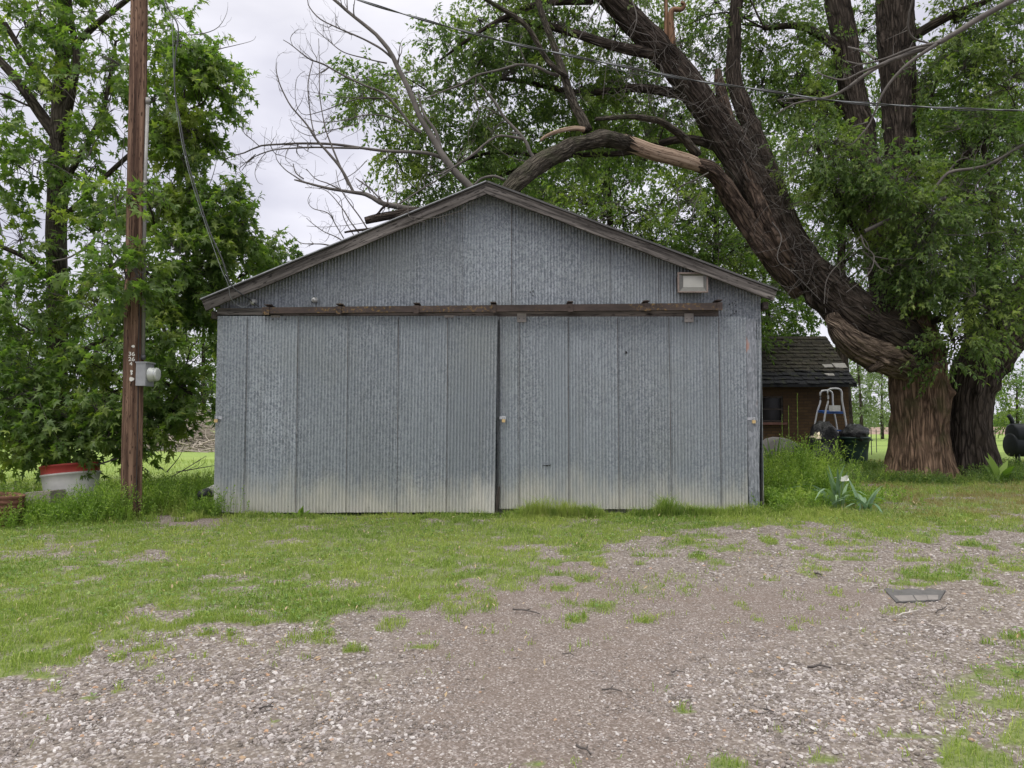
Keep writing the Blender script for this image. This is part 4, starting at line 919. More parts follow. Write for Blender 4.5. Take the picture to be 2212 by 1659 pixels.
# --- the huge old tree
rg = np.random.default_rng(23)
bt = thing('old_tree', 'huge gnarled old tree with several dark trunks standing right of the shed', 'tree', tuple(at(2030, 1030, 14)))
fl_ = lambda seed: (lambda r, a, L_: r)
def bigtrunk(pts, n, segs, seed, flare=0., nl=5, lump_=.34):
    P, Rr = path(pts, n); acc = Acc()
    def fn(r, a, L_):
        cx, cyy = np.cos(a), np.sin(a)
        big = fbm(cx*1.1+seed, cyy*1.1, L_*.9, seed, 3)-.5
        w_ = fbm(cx*1.5, cyy*1.5, L_*.8, seed+9, 3)*2.2
        rid = 1-np.abs(fbm(cx*6.5+seed, cyy*6.5, L_*.9, seed+4, 3)-.5)*5 ; fi = fbm(cx*9, cyy*9, L_*3.2, seed+3, 4)-.5
        fl = flare*np.exp(-L_/.32)*(.5+.6*np.sin(a*nl+seed)+.25*np.sin(a*(nl*2+1)))
        kn = sstep(.62, .85, fbm(cx*1.8+seed*3, cyy*1.8, L_*1.9, seed+21, 3))
        return r*(1+lump_*big+fl+.28*kn)+.040*(np.clip(rid, 0, 1)-.5)*np.minimum(1, r/.3)+.075*fi*np.minimum(1, r/.3)
    acc.tube(P, Rr, segs, fn=fn); return acc, P
a_, PT0 = bigtrunk([(1992, 1062, 14, .56), (1990, 1010, 14, .53), (1986, 940, 14, .49), (1984, 860, 14, .47), (1978, 780, 14, .47), (1962, 700, 14, .42), (1952, 640, 14.05, .30)], 100, 140, 2, .34)
a_.build('trunk', M['bark'], bt, True)
a_, PT1 = bigtrunk([(1966, 730, 14.1, .36), (1955, 640, 14.1, .35), (1950, 540, 14.1, .30), (1952, 430, 14.1, .28), (1944, 280, 14.1, .29), (1938, 120, 14.1, .31), (1932, 0, 14.1, .34), (1920, -160, 14.1, .26)], 120, 90, 2)
a_.build('limb', M['bark_dark'], bt, True, label='thick upright dark trunk rising from the middle')
a_, PT2 = bigtrunk([(2096, 1062, 14.25, .52), (2092, 1000, 14.25, .50), (2088, 930, 14.25, .44), (2092, 860, 14.25, .42), (2110, 800, 14.2, .42), (2146, 745, 14.1, .44), (2200, 680, 14.0, .42), (2270, 590, 13.9, .38), (2360, 450, 13.8, .3), (2450, 250, 13.8, .25)], 90, 110, 6, .38, 4)
a_.build('trunk', M['bark_dark'], bt, True, label='dark right hand trunk leaning out to the right')
a_, PA = bigtrunk([(2000, 800, 13.95, .34), (1955, 755, 13.9, .44), (1900, 712, 13.75, .47), (1835, 670, 13.65, .41), (1770, 612, 13.6, .35), (1720, 560, 13.5, .32), (1674, 490, 13.4, .30), (1632, 410, 13.3, .31), (1586, 325, 13.2, .28), (1532, 245, 13.1, .255), (1475, 165, 13, .235), (1425, 105, 12.9, .225), (1370, 50, 12.8, .215), (1310, -15, 12.7, .2), (1180, -150, 12.6, .17)], 160, 90, 8)
a_.build('limb', M['bark_dark'], bt, True, label='massive limb leaning up to the left over the shed')
a_, PA2 = bigtrunk([(1770, 600, 13.8, .26), (1728, 540, 13.8, .25), (1690, 450, 13.8, .20), (1655, 360, 13.8, .18), (1625, 280, 13.8, .16), (1590, 190, 13.8, .14), (1585, 80, 13.8, .12), (1600, -80, 13.8, .1)], 70, 48, 3)
a_.build('limb', M['bark_dark'], bt, True)
a_, PA3 = bigtrunk([(1740, 610, 13.7, .12), (1700, 560, 13.35, .15), (1662, 490, 13.15, .14), (1640, 440, 13.1, .13), (1610, 360, 13.1, .115), (1578, 270, 13.1, .10), (1556, 190, 13.1, .09), (1550, 150, 13.1, .05)], 50, 36, 4)
a_.build('limb', M['bark_peel'], bt, True)
a_, PB = bigtrunk([(1955, 780, 14.2, .25), (1925, 700, 14.2, .27), (1906, 600, 14.2, .25), (1893, 510, 14.2, .25), (1878, 400, 14.2, .25), (1852, 250, 14.2, .24), (1830, 120, 14.2, .23), (1808, 0, 14.2, .22), (1790, -150, 14.2, .2)], 100, 70, 5)
a_.build('limb', M['bark_dark'], bt, True)
# broken burl under the great limb
a_, PS = bigtrunk([(1985, 810, 13.85, .22), (1935, 782, 13.65, .28), (1888, 764, 13.5, .29), (1852, 748, 13.4, .25), (1826, 728, 13.35, .21), (1804, 700, 13.35, .15), (1796, 680, 13.4, .10)], 80, 100, 12, lump_=.55)
a_.build('broken_stub', M['bark_stub'], bt, True, label='thick broken stub with pale bark hanging below the great limb')
for pts in ([(1915, 768, 13.5, .20), (1893, 786, 13.42, .15), (1876, 800, 13.4, .07)],):
    a_ = Acc(); limb(a_, pts, 10, 12, .4, .4, 7); a_.build('jagged_bark', M['bark_stub'], bt, True)
# the limb that cracked and came down on the shed roof
def Zz(x, y): return u
u4 = lambda x, y, Y, r: (958.5+x/3., y/3., Y, r)
def arr(map_, pts, Y0, Y1, r0, r1):
    n = len(pts); return [map_(x, y, Y0+(Y1-Y0)*k/(n-1), r0+(r1-r0)*k/(n-1)) for k, (x, y) in enumerate(pts)]
a_ = Acc(); limb(a_, [u4(2300, 1900, 13.7, .14), u4(2170, 1740, 13.45, .19), u4(2060, 1580, 13.25, .20), u4(1950, 1420, 13.1, .185), u4(1870, 1290, 12.95, .17), u4(1800, 1180, 12.8, .16), u4(1730, 1105, 12.65, .15), u4(1660, 1075, 12.55, .135), u4(1610, 1055, 12.48, .11)], 110, 48, .28, .35, 9)
lj = a_.build('peeled_limb', M['bark_peel'], bt, True, label='cracked reddish brown limb running down into the great limb')
a_ = Acc(); limb(a_, [u4(1660, 1078, 12.55, .10), u4(1600, 1052, 12.45, .125), u4(1480, 1018, 12.2, .128), u4(1350, 985, 12.0, .13), u4(1240, 945, 11.9, .128), u4(1160, 915, 11.8, .12)], 50, 32, .06, .05, 4)
a_.build('stripped_limb', M['barewood'], bt, True, label='pale bare wood stretch of the fallen limb')
a_ = Acc(); PR, RR = limb(a_, [u4(1185, 925, 11.8, .115), u4(1080, 905, 11.6, .135), u4(1020, 895, 11.5, .145), u4(950, 915, 11.4, .135), u4(820, 945, 11.2, .125), u4(760, 985, 11.1, .14), u4(700, 1010, 11.0, .135), u4(590, 1080, 10.8, .14), u4(490, 1170, 10.6, .135), u4(400, 1265, 10.5, .125), u4(330, 1350, 10.45, .10)], 120, 56, .30, .34, 13)
for k in range(16):      # splinters of bark at the break
    an = k*.39; e0 = np.array(at(1349, 307, 11.8))+[0, .1*math.cos(an), .1*math.sin(an)]; ln_ = .10+.16*rg.random()
    a_.tube([e0-[.05, 0, 0], e0+[ln_*.5, .01*math.cos(an), -.02+.02*math.sin(an)], e0+[ln_, .02*math.cos(an), -.06-.02*rg.random()]], [.03, .016, .002], 5)
a_.build('fallen_limb', M['bark_limb'], bt, True, label='mossy arching limb resting on the ridge of the shed roof')
a_ = Acc()
for pts, r0, r1, Y0, Y1 in (([(930, 850), (890, 760), (850, 690), (810, 590), (780, 490), (740, 370), (700, 260), (640, 100), (605, -20)], .085, .045, 11.4, 11.6),
                            ([(1640, 1000), (1600, 950), (1540, 880), (1480, 835), (1400, 785), (1300, 765), (1200, 755), (1080, 765), (985, 772)], .085, .03, 12.6, 11.6),
                            ([(800, 500), (680, 400), (560, 200), (480, 120), (380, 60), (280, 0), (200, -60)], .045, .03, 11.4, 11.2)):
    P, r_ = limb(a_, arr(u4, pts, Y0, Y1, r0, r1), 50, 14, .12, .15, 6)
a_.build('upright_branches', M['bark_limb'], bt, True)
a_ = Acc(); limb(a_, arr(u4, [(912, 840), (850, 832), (780, 842), (720, 858), (680, 875), (650, 890), (628, 912)], 11.3, 11.1, .042, .02), 20, 12, .1, .2, 2)
a_.build('snapped_branch', M['barewood'], bt, True)
# dead branches, grey
dtw = Acc()
def dead(map_, pts, Y0, Y1, r0, r1, n=4, ln=.5, lv=2, up=.6, acc=None, n_=26):
    P, r_ = path(arr(map_, pts, Y0, Y1, r0*.88, r1), n_); ac_ = Acc(); ac_.tube(P, r_, 7, caps=False, fn=lambda r, a, l_: r*(1+.22*(fbm(np.cos(a), np.sin(a), l_*5, 3, 2)-.5)*2)); deadtwigs(ac_, P, r_, rg, lv, n, ln, up); ac_.build('dead_branch', M['twig'], bt, True)
dead(u4, [(745, 490), (690, 475), (600, 432), (540, 422), (480, 420), (350, 455), (210, 490), (130, 540), (0, 590), (-120, 640)], 11.5, 11, .032, .01, 7, .5)
dead(u4, [(210, 490), (205, 620), (230, 740), (190, 800), (160, 860), (165, 940)], 11.2, 11.2, .013, .005, 5, .35)
dead(u4, [(590, 1030), (560, 990), (520, 900), (400, 770), (330, 660), (230, 540)], 10.8, 10.8, .035, .014, 6, .5)
dead(u4, [(510, 900), (430, 885), (350, 882), (270, 930), (200, 990), (100, 1060), (0, 1120), (-80, 1150)], 10.8, 10.4, .024, .010, 6, .45)
dead(u4, [(390, 1165), (340, 1145), (300, 1142), (240, 1160), (200, 1195)], 10.5, 10.3, .022, .014, 1, .2)
dead(u4, [(600, 1050), (500, 1040), (400, 1000), (310, 935)], 10.8, 10.8, .010, .005, 3, .3)
for pts, r_ in (([(1020, 0), (950, 130), (900, 210), (850, 290), (800, 302), (745, 303)], .012), ([(1210, -30), (1250, 100), (1230, 200), (1170, 300)], .012), ([(1030, 640), (1060, 400), (1100, 300)], .006), ([(900, 420), (880, 600), (960, 700)], .005)):
    dead(u4, pts, 11.5, 11.5, r_, r_*.5, 4, .35, 1)
u3 = lambda x, y, Y, r: (442.4+x/3., y/3., Y, r)
lg = Acc(); limb(lg, arr(u3, [(1620, 1390), (1540, 1372), (1440, 1372), (1320, 1380), (1200, 1398), (1110, 1415), (1040, 1432)], 10.4, 10.2, .085, .05), 50, 22, .2, .3, 21)
limb(lg, arr(u3, [(1110, 1480), (1040, 1488), (960, 1496), (905, 1506)], 10.2, 10.2, .022, .014), 12, 10, .2, .2, 3)
limb(lg, arr(u3, [(1190, 1320), (1150, 1350), (1120, 1385), (1060, 1420)], 10.2, 10.2, .02, .01), 12, 10, .2, .2, 3)
lg.build('snapped_log', M['bark_dark'], bt, True, label='splintered dark log end lying on the left roof slope')
for pts, Y0, Y1, r0, r1, n, ln in (
  ([(1400, 1370), (1250, 1340), (1150, 1318), (1050, 1262), (950, 1245), (800, 1222), (640, 1180), (580, 1165)], 10.4, 10.4, .055, .010, 7, .45),
  ([(640, 1180), (580, 1140), (520, 1098), (470, 1040), (458, 992)], 10.4, 10.4, .012, .004, 3, .25), ([(640, 1160), (590, 1120), (572, 1060)], 10.4, 10.4, .012, .006, 2, .2),
  ([(960, 1240), (900, 1120), (860, 1060), (790, 980), (720, 900), (670, 820), (620, 760), (560, 690), (520, 620), (480, 530), (462, 450), (463, 405)], 10.5, 10.5, .026, .005, 6, .45),
  ([(930, 1200), (870, 1060), (820, 940), (790, 860), (770, 780), (745, 620), (742, 430), (738, 250)], 10.5, 10.7, .018, .004, 7, .5),
  ([(1540, 1025), (1470, 1000), (1400, 988), (1200, 980), (1080, 968), (1000, 958), (850, 937), (720, 930), (600, 930), (480, 935), (360, 945), (290, 975), (230, 1000), (150, 1020), (110, 1075)], 11, 10.6, .034, .006, 7, .5),
  ([(1000, 960), (850, 958), (700, 955), (500, 965), (400, 985), (300, 1030), (240, 1105)], 10.8, 10.6, .020, .005, 9, .5), ([(350, 945), (300, 900), (262, 870), (250, 840), (265, 800), (285, 785)], 10.6, 10.6, .008, .003, 5, .3),
  ([(330, 1000), (260, 1060), (225, 1100), (280, 1150)], 10.6, 10.6, .008, .003, 5, .3), ([(400, 985), (350, 1050), (325, 1120), (345, 1180), (375, 1195)], 10.6, 10.6, .006, .003, 3, .2),
  ([(1740, 1235), (1640, 1130), (1560, 1035), (1480, 900), (1400, 770), (1350, 640), (1300, 535), (1240, 410), (1190, 320), (1120, 235), (1040, 165), (950, 95), (830, -10)], 10.8, 11.2, .065, .022, 6, .5),
  ([(1660, 1150), (1540, 1000), (1500, 860), (1420, 740), (1380, 600)], 10.9, 10.9, .05, .012, 3, .4),
  ([(1240, 400), (1150, 322), (1080, 280), (1000, 240), (860, 180), (740, 118), (670, 30), (672, -30)], 11.1, 11, .022, .006, 6, .5),
  ([(1180, 410), (1120, 398), (1050, 380), (900, 338), (800, 262), (740, 210), (712, 178)], 11.1, 11, .014, .004, 6, .4),
  ([(1400, 860), (1330, 800), (1200, 640), (1130, 590), (1050, 560), (900, 490), (760, 412), (690, 390), (620, 340), (560, 290), (508, 258)], 11, 10.8, .028, .005, 8, .5),
  ([(700, 398), (680, 480), (668, 560), (675, 660), (690, 780), (705, 850), (722, 900)], 10.7, 10.6, .008, .010, 4, .4), ([(570, 300), (555, 250), (575, 215), (605, 190), (645, 192)], 10.8, 10.8, .006, .002, 3, .2),
  ([(1000, 800), (900, 825), (800, 850), (740, 868), (680, 880), (600, 845), (560, 790), (556, 765)], 10.8, 10.7, .010, .003, 4, .3), ([(1370, 850), (1200, 760), (1050, 745), (900, 780), (760, 792), (640, 765)], 11, 10.8, .016, .004, 7, .45),
  ([(1250, 640), (1050, 632), (900, 630), (740, 605), (650, 590)], 11, 10.8, .010, .003, 6, .4), ([(1150, 640), (1000, 640), (870, 680), (760, 720), (650, 745), (600, 700), (585, 600), (600, 500), (650, 460)], 11, 10.8, .010, .003, 5, .3),
  ([(1000, 1512), (940, 1430), (880, 1335), (780, 1232), (650, 1215)], 10.2, 10.3, .012, .004, 4, .35), ([(1052, 1482), (1000, 1400), (920, 1290), (870, 1200), (850, 1100)], 10.2, 10.3, .013, .004, 4, .35), ([(965, 1525), (900, 1410), (880, 1290), (820, 1240)], 10.2, 10.3, .009, .003, 3, .3),
  ([(895, 1562), (840, 1530), (770, 1500), (700, 1450), (658, 1412)], 10.2, 10.2, .010, .004, 4, .25), ([(900, 1545), (850, 1460), (800, 1382), (700, 1350), (668, 1300), (690, 1248)], 10.2, 10.2, .010, .003, 5, .25),
  ([(812, 1592), (760, 1582), (700, 1580), (620, 1573), (548, 1510)], 10.1, 10.1, .012, .004, 3, .22), ([(1250, 1350), (1238, 1200), (1252, 1090)], 10.3, 10.3, .010, .003, 3, .25), ([(1240, 1330), (1300, 1295), (1400, 1230), (1500, 1170), (1600, 1100), (1770, 985)], 10.4, 10.9, .014, .010, 5, .35),
  ([(1170, 1325), (1080, 1232), (1000, 1170), (978, 1155)], 10.4, 10.4, .014, .006, 3, .2), ([(1072, 1250), (1050, 1200), (1022, 1160)], 10.4, 10.4, .012, .006, 2, .2), ([(900, 1240), (800, 1190), (720, 1160), (658, 1095)], 10.4, 10.4, .012, .005, 3, .2),
  ([(1050, 1040), (980, 1110), (900, 1160), (800, 1200), (740, 1225)], 10.6, 10.4, .007, .004, 2, .2), ([(1240, 1210), (1180, 1310), (1150, 1380), (1050, 1440), (800, 1470), (660, 1465)], 10.2, 10.2, .007, .003, 5, .3)):
    dead(u3, pts, Y0, Y1, r0, r1, n, ln)
for pts, r_ in (([(1322, 1290), (1318, 1340), (1322, 1400), (1360, 1425), (1425, 1440)], .007), ([(1322, 1400), (1400, 1412), (1500, 1410), (1600, 1385), (1660, 1365), (1700, 1330)], .006), ([(1500, 1410), (1560, 1428), (1540, 1450)], .003), ([(1600, 1385), (1640, 1410), (1700, 1420)], .003)):
    dead(u3, pts, 9.08, 9.06, r_, r_*.5, 3, .14, 1, 0)
for pts, r_ in (([(1715, 1120), (1640, 1160), (1520, 1225), (1525, 1350), (1500, 1430), (1480, 1495)], .016), ([(1650, 1165), (1668, 1230), (1630, 1320), (1610, 1425)], .010), ([(1690, 1130), (1655, 1180), (1560, 1190), (1500, 1240)], .009)):
    dead(u4, pts, 12.4, 12.2, r_, r_*.4, 5, .3, 1, -.6)
u5 = lambda x, y, Y, r: (1548+x*.4, y*.4, Y, r)
for pts, r0, r1, n in (([(1720, -60), (1600, 0), (1400, 110), (1200, 232), (1040, 290), (900, 345), (780, 420), (700, 480), (620, 520), (540, 538), (420, 560), (315, 622)], .05, .008, 8), ([(540, 538), (440, 530), (330, 540)], .016, .008, 2),
                       ([(1210, 228), (1060, 260), (900, 320), (780, 345), (700, 330)], .022, .008, 3), ([(900, 345), (780, 390), (690, 430), (600, 415), (540, 390)], .02, .008, 4), ([(1190, 240), (1080, 310), (980, 395), (900, 500), (860, 590), (820, 680), (740, 772)], .028, .008, 5),
                       ([(820, 660), (780, 670), (735, 682)], .012, .006, 1), ([(860, 320), (800, 280), (710, 254)], .02, .012, 1), ([(1060, 0), (1040, 80), (1035, 160), (1070, 210), (1150, 235)], .015, .012, 2)):
    dead(u5, pts, 9.4, 9.8, r0, r1, n, .25, 1)
for pts, r0, r1, n in (([(800, 1250), (900, 1200), (1050, 1130), (1160, 1040), (1250, 935), (1380, 910), (1480, 882), (1660, 780)], .04, .022, 8), ([(1250, 935), (1300, 870), (1360, 850)], .02, .008, 5), ([(780, 1270), (800, 1330), (850, 1385), (820, 1480), (700, 1580)], .02, .006, 8), ([(850, 1385), (950, 1400), (1100, 1390), (1250, 1350)], .012, .006, 6),
                       ([(1010, 1140), (1050, 1230), (1120, 1300), (1200, 1480)], .012, .005, 5), ([(300, 1200), (350, 1280), (330, 1400), (420, 1480), (560, 1620)], .012, .005, 9), ([(1640, 780), (1500, 900), (1400, 1010), (1440, 1160)], .02, .008, 6), ([(580, 1640), (600, 1500), (700, 1380), (780, 1270)], .010, .006, 4), ([(1659, 1200), (1450, 1260), (1300, 1270), (1120, 1260)], .014, .006, 8)):
    dead(u5, pts, 12.7, 12.5, r0, r1, n, .6, 2)
# a thicket of fine dead suckers along the leaning limb
for k in range(330):
    f_ = rg.random(); base = PA[int(20+f_*95)] if rg.random() < .72 else np.array(at(1400+rg.normal()*60, 200+rg.normal()*50, 12.6))
    p = base+rg.normal(size=3)*[.18, .12, .15]+[0, -.2, 0]; d = unit(rg.normal(size=3)*[.8, .4, .5]+[.15, -.3, .55]); q_ = [p]
    for s_ in range(6): d = unit(d+rg.normal(size=3)*.33+[0, 0, -.05]); q_.append(q_[-1]+d*(.08+.10*rg.random()))
    dtw.tube(curve(q_, 9), np.linspace(.006, .0018, 9), 3, caps=False)
dtw.build('dead_twigs', M['twig'], bt)
# short pale snags at the top
a_ = Acc(); limb(a_, arr(u4, [(1480, 300), (1475, 200), (1470, 100), (1490, 62), (1540, 62), (1560, 30), (1540, 15)], 12.8, 12.6, .07, .03), 26, 14, .1, .1, 3); limb(a_, arr(u4, [(1440, 280), (1442, 140), (1440, -20)], 12.8, 12.8, .045, .035), 12, 10, .1, .1, 3)
a_.build('dead_snag', M['peel'], bt, True)
# live limbs that carry the crown
lb = Acc(); nodes = [PA[60:], PB[40:], PT1[50:], PR[:40]]
for pts in ([(1440, 120, 12.9, .12), (1330, 100, 12.8, .09), (1200, 60, 13, .07), (1080, 40, 13.2, .05)], [(1580, 330, 13.2, .10), (1480, 300, 13.8, .08), (1350, 330, 14.4, .06), (1200, 340, 14.8, .045), (1080, 380, 15, .03)],
            [(1500, 210, 13, .10), (1380, 190, 13.6, .08), (1250, 200, 14, .06), (1080, 170, 14, .04), (930, 200, 13.8, .025)], [(1280, 0, 12.7, .08), (1160, 10, 13, .06), (1050, 60, 13.2, .04), (950, 130, 13.4, .02)],
            [(1200, 340, 14.8, .05), (1060, 330, 14.6, .035), (950, 370, 14.4, .025), (880, 390, 14.2, .015)], [(1950, 480, 14.1, .12), (2040, 380, 13.8, .09), (2140, 300, 13.4, .06), (2240, 240, 13, .04)], [(1900, 560, 14.2, .10), (1840, 480, 13.6, .07), (1790, 380, 13.2, .05), (1760, 300, 13.0, .03)],
            [(2160, 740, 14.1, .12), (2140, 600, 13.8, .09), (2150, 450, 13.6, .07), (2120, 300, 13.4, .05)], [(1950, 600, 14, .09), (1990, 560, 13.4, .07), (2010, 480, 13, .05)], [(2000, 700, 13.8, .08), (2040, 690, 13.3, .06), (2060, 740, 12.9, .03)],
            [(1830, 120, 14.2, .10), (1740, 60, 14, .07), (1650, 60, 13.8, .05)], [(1850, 250, 14.2, .08), (1760, 200, 14.4, .06), (1690, 230, 14.6, .04)], [(1940, 100, 14.1, .1), (2040, 40, 13.8, .08), (2140, 0, 13.6, .05)]):
    p, r_ = limb(lb, pts, 22, 10, .1, .1, 4, caps=False); nodes.append(p[4:])
lb.build('crown_limbs', M['bark_dark'], bt, True); nodes = np.vstack(nodes)
lf, tw, bw = Acc(), Acc(), Acc()
B_ = [(1080, 40, 13.4, 90, 80, 1., 130), (1200, 60, 13.6, 100, 100, 1.1, 150), (1020, 130, 13.6, 60, 60, .7, 60), (1330, 60, 14, 100, 90, 1.1, 140), (1120, 170, 14, 95, 75, 1., 120), (1250, 200, 14.4, 95, 80, 1., 130), (960, 90, 13.6, 42, 60, .5, 34), (780, 170, 13.2, 40, 34, .4, 26), (800, 235, 13.2, 60, 38, .5, 40),
      (880, 200, 13.6, 72, 46, .6, 56), (900, 290, 13.8, 60, 50, .6, 50), (980, 240, 14, 70, 55, .7, 70), (860, 350, 14, 46, 40, .5, 34), (930, 390, 14.2, 60, 45, .6, 52), (1010, 330, 14.3, 70, 60, .7, 76), (1000, 430, 14.4, 60, 26, .5, 40), (905, 435, 14.3, 34, 22, .4, 18), (1110, 290, 14.6, 80, 60, .8, 90), (1100, 380, 14.8, 80, 34, .7, 50),
      (1230, 310, 14.8, 80, 60, .8, 90), (1350, 200, 14.6, 80, 70, .9, 100), (1370, 310, 15, 80, 60, .9, 90), (1470, 250, 15.2, 70, 70, .9, 80), (1470, 60, 14.6, 70, 80, .9, 70), (1560, 60, 14.6, 60, 80, .8, 80), (1660, 70, 14.4, 80, 90, 1., 110), (1740, 130, 14.6, 60, 90, .9, 90), (1650, 200, 14.8, 70, 70, .9, 80), (1740, 240, 14.6, 70, 60, .8, 80),
      (1760, 330, 13.0, 70, 50, .6, 80), (1840, 350, 12.9, 75, 60, .6, 100), (1930, 380, 12.8, 80, 60, .6, 100), (1800, 430, 13.3, 60, 50, .6, 60), (1890, 450, 13, 70, 50, .6, 90), (1990, 470, 12.8, 80, 70, .7, 110), (2000, 560, 13, 90, 60, .7, 110), (1940, 540, 13.2, 60, 50, .5, 50), (2060, 640, 13, 90, 70, .7, 130), (1985, 640, 13.2, 50, 50, .5, 50),
      (2060, 735, 12.9, 70, 36, .5, 60), (2030, 780, 12.9, 46, 18, .4, 14), (2150, 660, 13, 70, 80, .8, 100), (2170, 540, 13, 80, 70, .8, 90), (2100, 430, 13.2, 90, 70, .8, 110), (2190, 330, 13, 70, 80, .8, 90), (2080, 300, 13.4, 80, 70, .8, 110), (2150, 180, 13.2, 90, 80, .9, 120), (2040, 170, 13.6, 70, 80, .8, 90), (2060, 60, 13.8, 90, 80, 1., 110), (2180, 60, 13.4, 80, 80, .9, 80), (1870, 100, 15, 60, 100, .7, 70), (1990, 250, 15, 70, 100, .8, 70),
      (1150, -130, 13.6, 230, 90, 1.6, 120), (1500, -130, 14, 200, 90, 1.6, 110), (1850, -130, 14, 200, 90, 1.6, 110), (2150, -130, 13.6, 200, 90, 1.6, 100), (2350, 200, 13.4, 100, 260, 1.4, 150), (2380, 560, 13.4, 110, 160, 1.3, 90)]
B_ = [(a, b, c_, d_, e_, f_, int(n*(.9 if (c_ < 13.25 and 1740 < a < 2080) else 1.25))) for a, b, c_, d_, e_, f_, n in B_]
crown(lf, tw, bw, B_, nodes, None, rg, .105, 'three', 17, .42, .42, 8, .6, .4, .02, .35, 7)
bw.build('branches', M['bark_dark'], bt, True); tw.build('twigs', M['twig_dark'], bt); lf.build('crown', M['leaf_big'], bt)

# --- trees behind the shed and in the distance
def plain_tree(label, x, y, h, spread, n, rgs, leafm, size, shape='lance', nleaf=14, group=None, trunk=.16, low=.3, barkm='bark_dark', crownbase=None, dens=.44, sl=.5, lean=0., name='tree', cat='tree'):
    rg2 = np.random.default_rng(rgs); z0 = GZ(x, y)
    t = thing(name, label, cat, (x, y, z0), group)
    tk = Acc(); P = curve([(x, y, z0-.1), (x+.1*rg2.normal()+lean*.3, y, z0+h*.35), (x+.3*rg2.normal()+lean, y, z0+h*.9)], 20); tk.tube(P, np.linspace(trunk, trunk*.2, 20), 12, fn=lambda r, a, l_: r*(1+.12*(fbm(np.cos(a)*2, np.sin(a)*2, l_, rgs, 3)-.5)*2))
    tk.build('trunk', M[barkm], t, True)
    lf, tw, bw = Acc(), Acc(), Acc(); nb = max(4, int(h*spread*.22)+5); bl = []
    for k in range(nb):
        hz = z0+h*(low+(1-low)*(k+.5)/nb); rr_ = spread*math.sin(math.pi*min(1, .18+.75*(k+.5)/nb))**.7
        for s_ in range(3):
            a = rg2.random()*6.28; rad = rr_*rg2.random()*.65; cx, cy_ = x+rad*math.cos(a)+lean*(k/nb), y+rad*math.sin(a)
            u_, v_ = pix(cx, cy_, hz); bl.append((float(u_), float(v_), cy_, rr_*.55*F/cy_, h/nb*.95*F/cy_, rr_*.5, max(4, int(n/(nb*3)))))
    crown(lf, tw, bw, bl, P[5:], None, rg2, size, shape, nleaf, sl, dens, rgs, .5, .45, max(.02, trunk*.14), .3, 5, 4, nsc=1.1 if h > 6 else 2.)
    bw.build('branches', M[barkm], t, True); tw.build('twigs', M['twig_dark'], t); lf.build('crown', M[leafm], t); return t
G1 = 'trees behind the shed'
def xat(u, y): return float(at(u, 900, y)[0])
plain_tree('dark stemmed leafy tree rising just behind the right slope of the shed roof', xat(1552, 20), 20, 9.5, 3.2, 1150, 31, 'leaf_far', .14, 'three', 18, G1, .2, .28)
plain_tree('broad leafy tree behind the shed, under the arching fallen limb', xat(1330, 21), 21, 9.8, 3.9, 1500, 32, 'leaf_far', .14, 'three', 18, G1, .24, .35, lean=-.4)
plain_tree('leafy tree behind the shed ridge, left of the arching limb', xat(1120, 22), 22, 9.6, 2.9, 900, 33, 'leaf_far', .14, 'three', 18, G1, .2, .4)
plain_tree('tree with yellow green crown between the shed and the great leaning limb', xat(1670, 24), 24, 8.6, 2.8, 900, 34, 'leaf_far', .15, 'three', 18, G1, .16, .3)
plain_tree('tall leafy tree showing between the two upright trunks of the old tree', xat(1830, 22), 22, 12.5, 3.2, 900, 35, 'leaf_far', .15, 'three', 18, G1, .22, .42)
plain_tree('leafy tree filling the gap right of the upright trunks', xat(2110, 21), 21, 11, 3.4, 1100, 36, 'leaf_far', .15, 'three', 18, G1, .22, .40)
G2 = 'distant trees beyond the lawn'
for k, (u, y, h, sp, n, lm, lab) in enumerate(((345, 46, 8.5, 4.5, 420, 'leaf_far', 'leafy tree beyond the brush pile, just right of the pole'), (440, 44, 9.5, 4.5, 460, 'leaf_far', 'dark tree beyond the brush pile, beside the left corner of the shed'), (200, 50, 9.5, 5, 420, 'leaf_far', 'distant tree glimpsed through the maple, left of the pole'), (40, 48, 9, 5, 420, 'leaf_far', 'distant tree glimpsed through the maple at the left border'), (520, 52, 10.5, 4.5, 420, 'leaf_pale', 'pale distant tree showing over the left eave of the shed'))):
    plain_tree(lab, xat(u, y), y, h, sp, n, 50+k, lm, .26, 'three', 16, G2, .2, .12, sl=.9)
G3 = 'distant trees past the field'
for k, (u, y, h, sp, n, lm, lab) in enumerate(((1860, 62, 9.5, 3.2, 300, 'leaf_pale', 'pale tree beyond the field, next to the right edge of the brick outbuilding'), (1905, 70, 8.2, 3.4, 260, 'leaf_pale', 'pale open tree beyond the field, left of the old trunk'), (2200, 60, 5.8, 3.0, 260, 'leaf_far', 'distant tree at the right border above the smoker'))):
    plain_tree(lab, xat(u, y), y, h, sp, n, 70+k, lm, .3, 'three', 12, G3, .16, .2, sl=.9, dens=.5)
# tree line on the horizon
rg = np.random.default_rng(99); lf = Acc(); nn_ = 5200
x = rg.uniform(-330, 420, nn_); y = 300+rg.normal(size=nn_)*8; top = 4.5+5*fbm(x*.03, 0, 0, 4, 4)
A = np.stack([x, y, gz(x, y)+rg.random(nn_)*top], -1); sprays(lf, None, A, rg.normal(size=(nn_, 3)), np.full(nn_, 2.2), 7, 2.0, 'three', rg)
o_ = lf.build('tree_line', M['leaf_pale'], None); tag(o_, 'far low line of woods along the horizon', 'woods', kind='stuff')

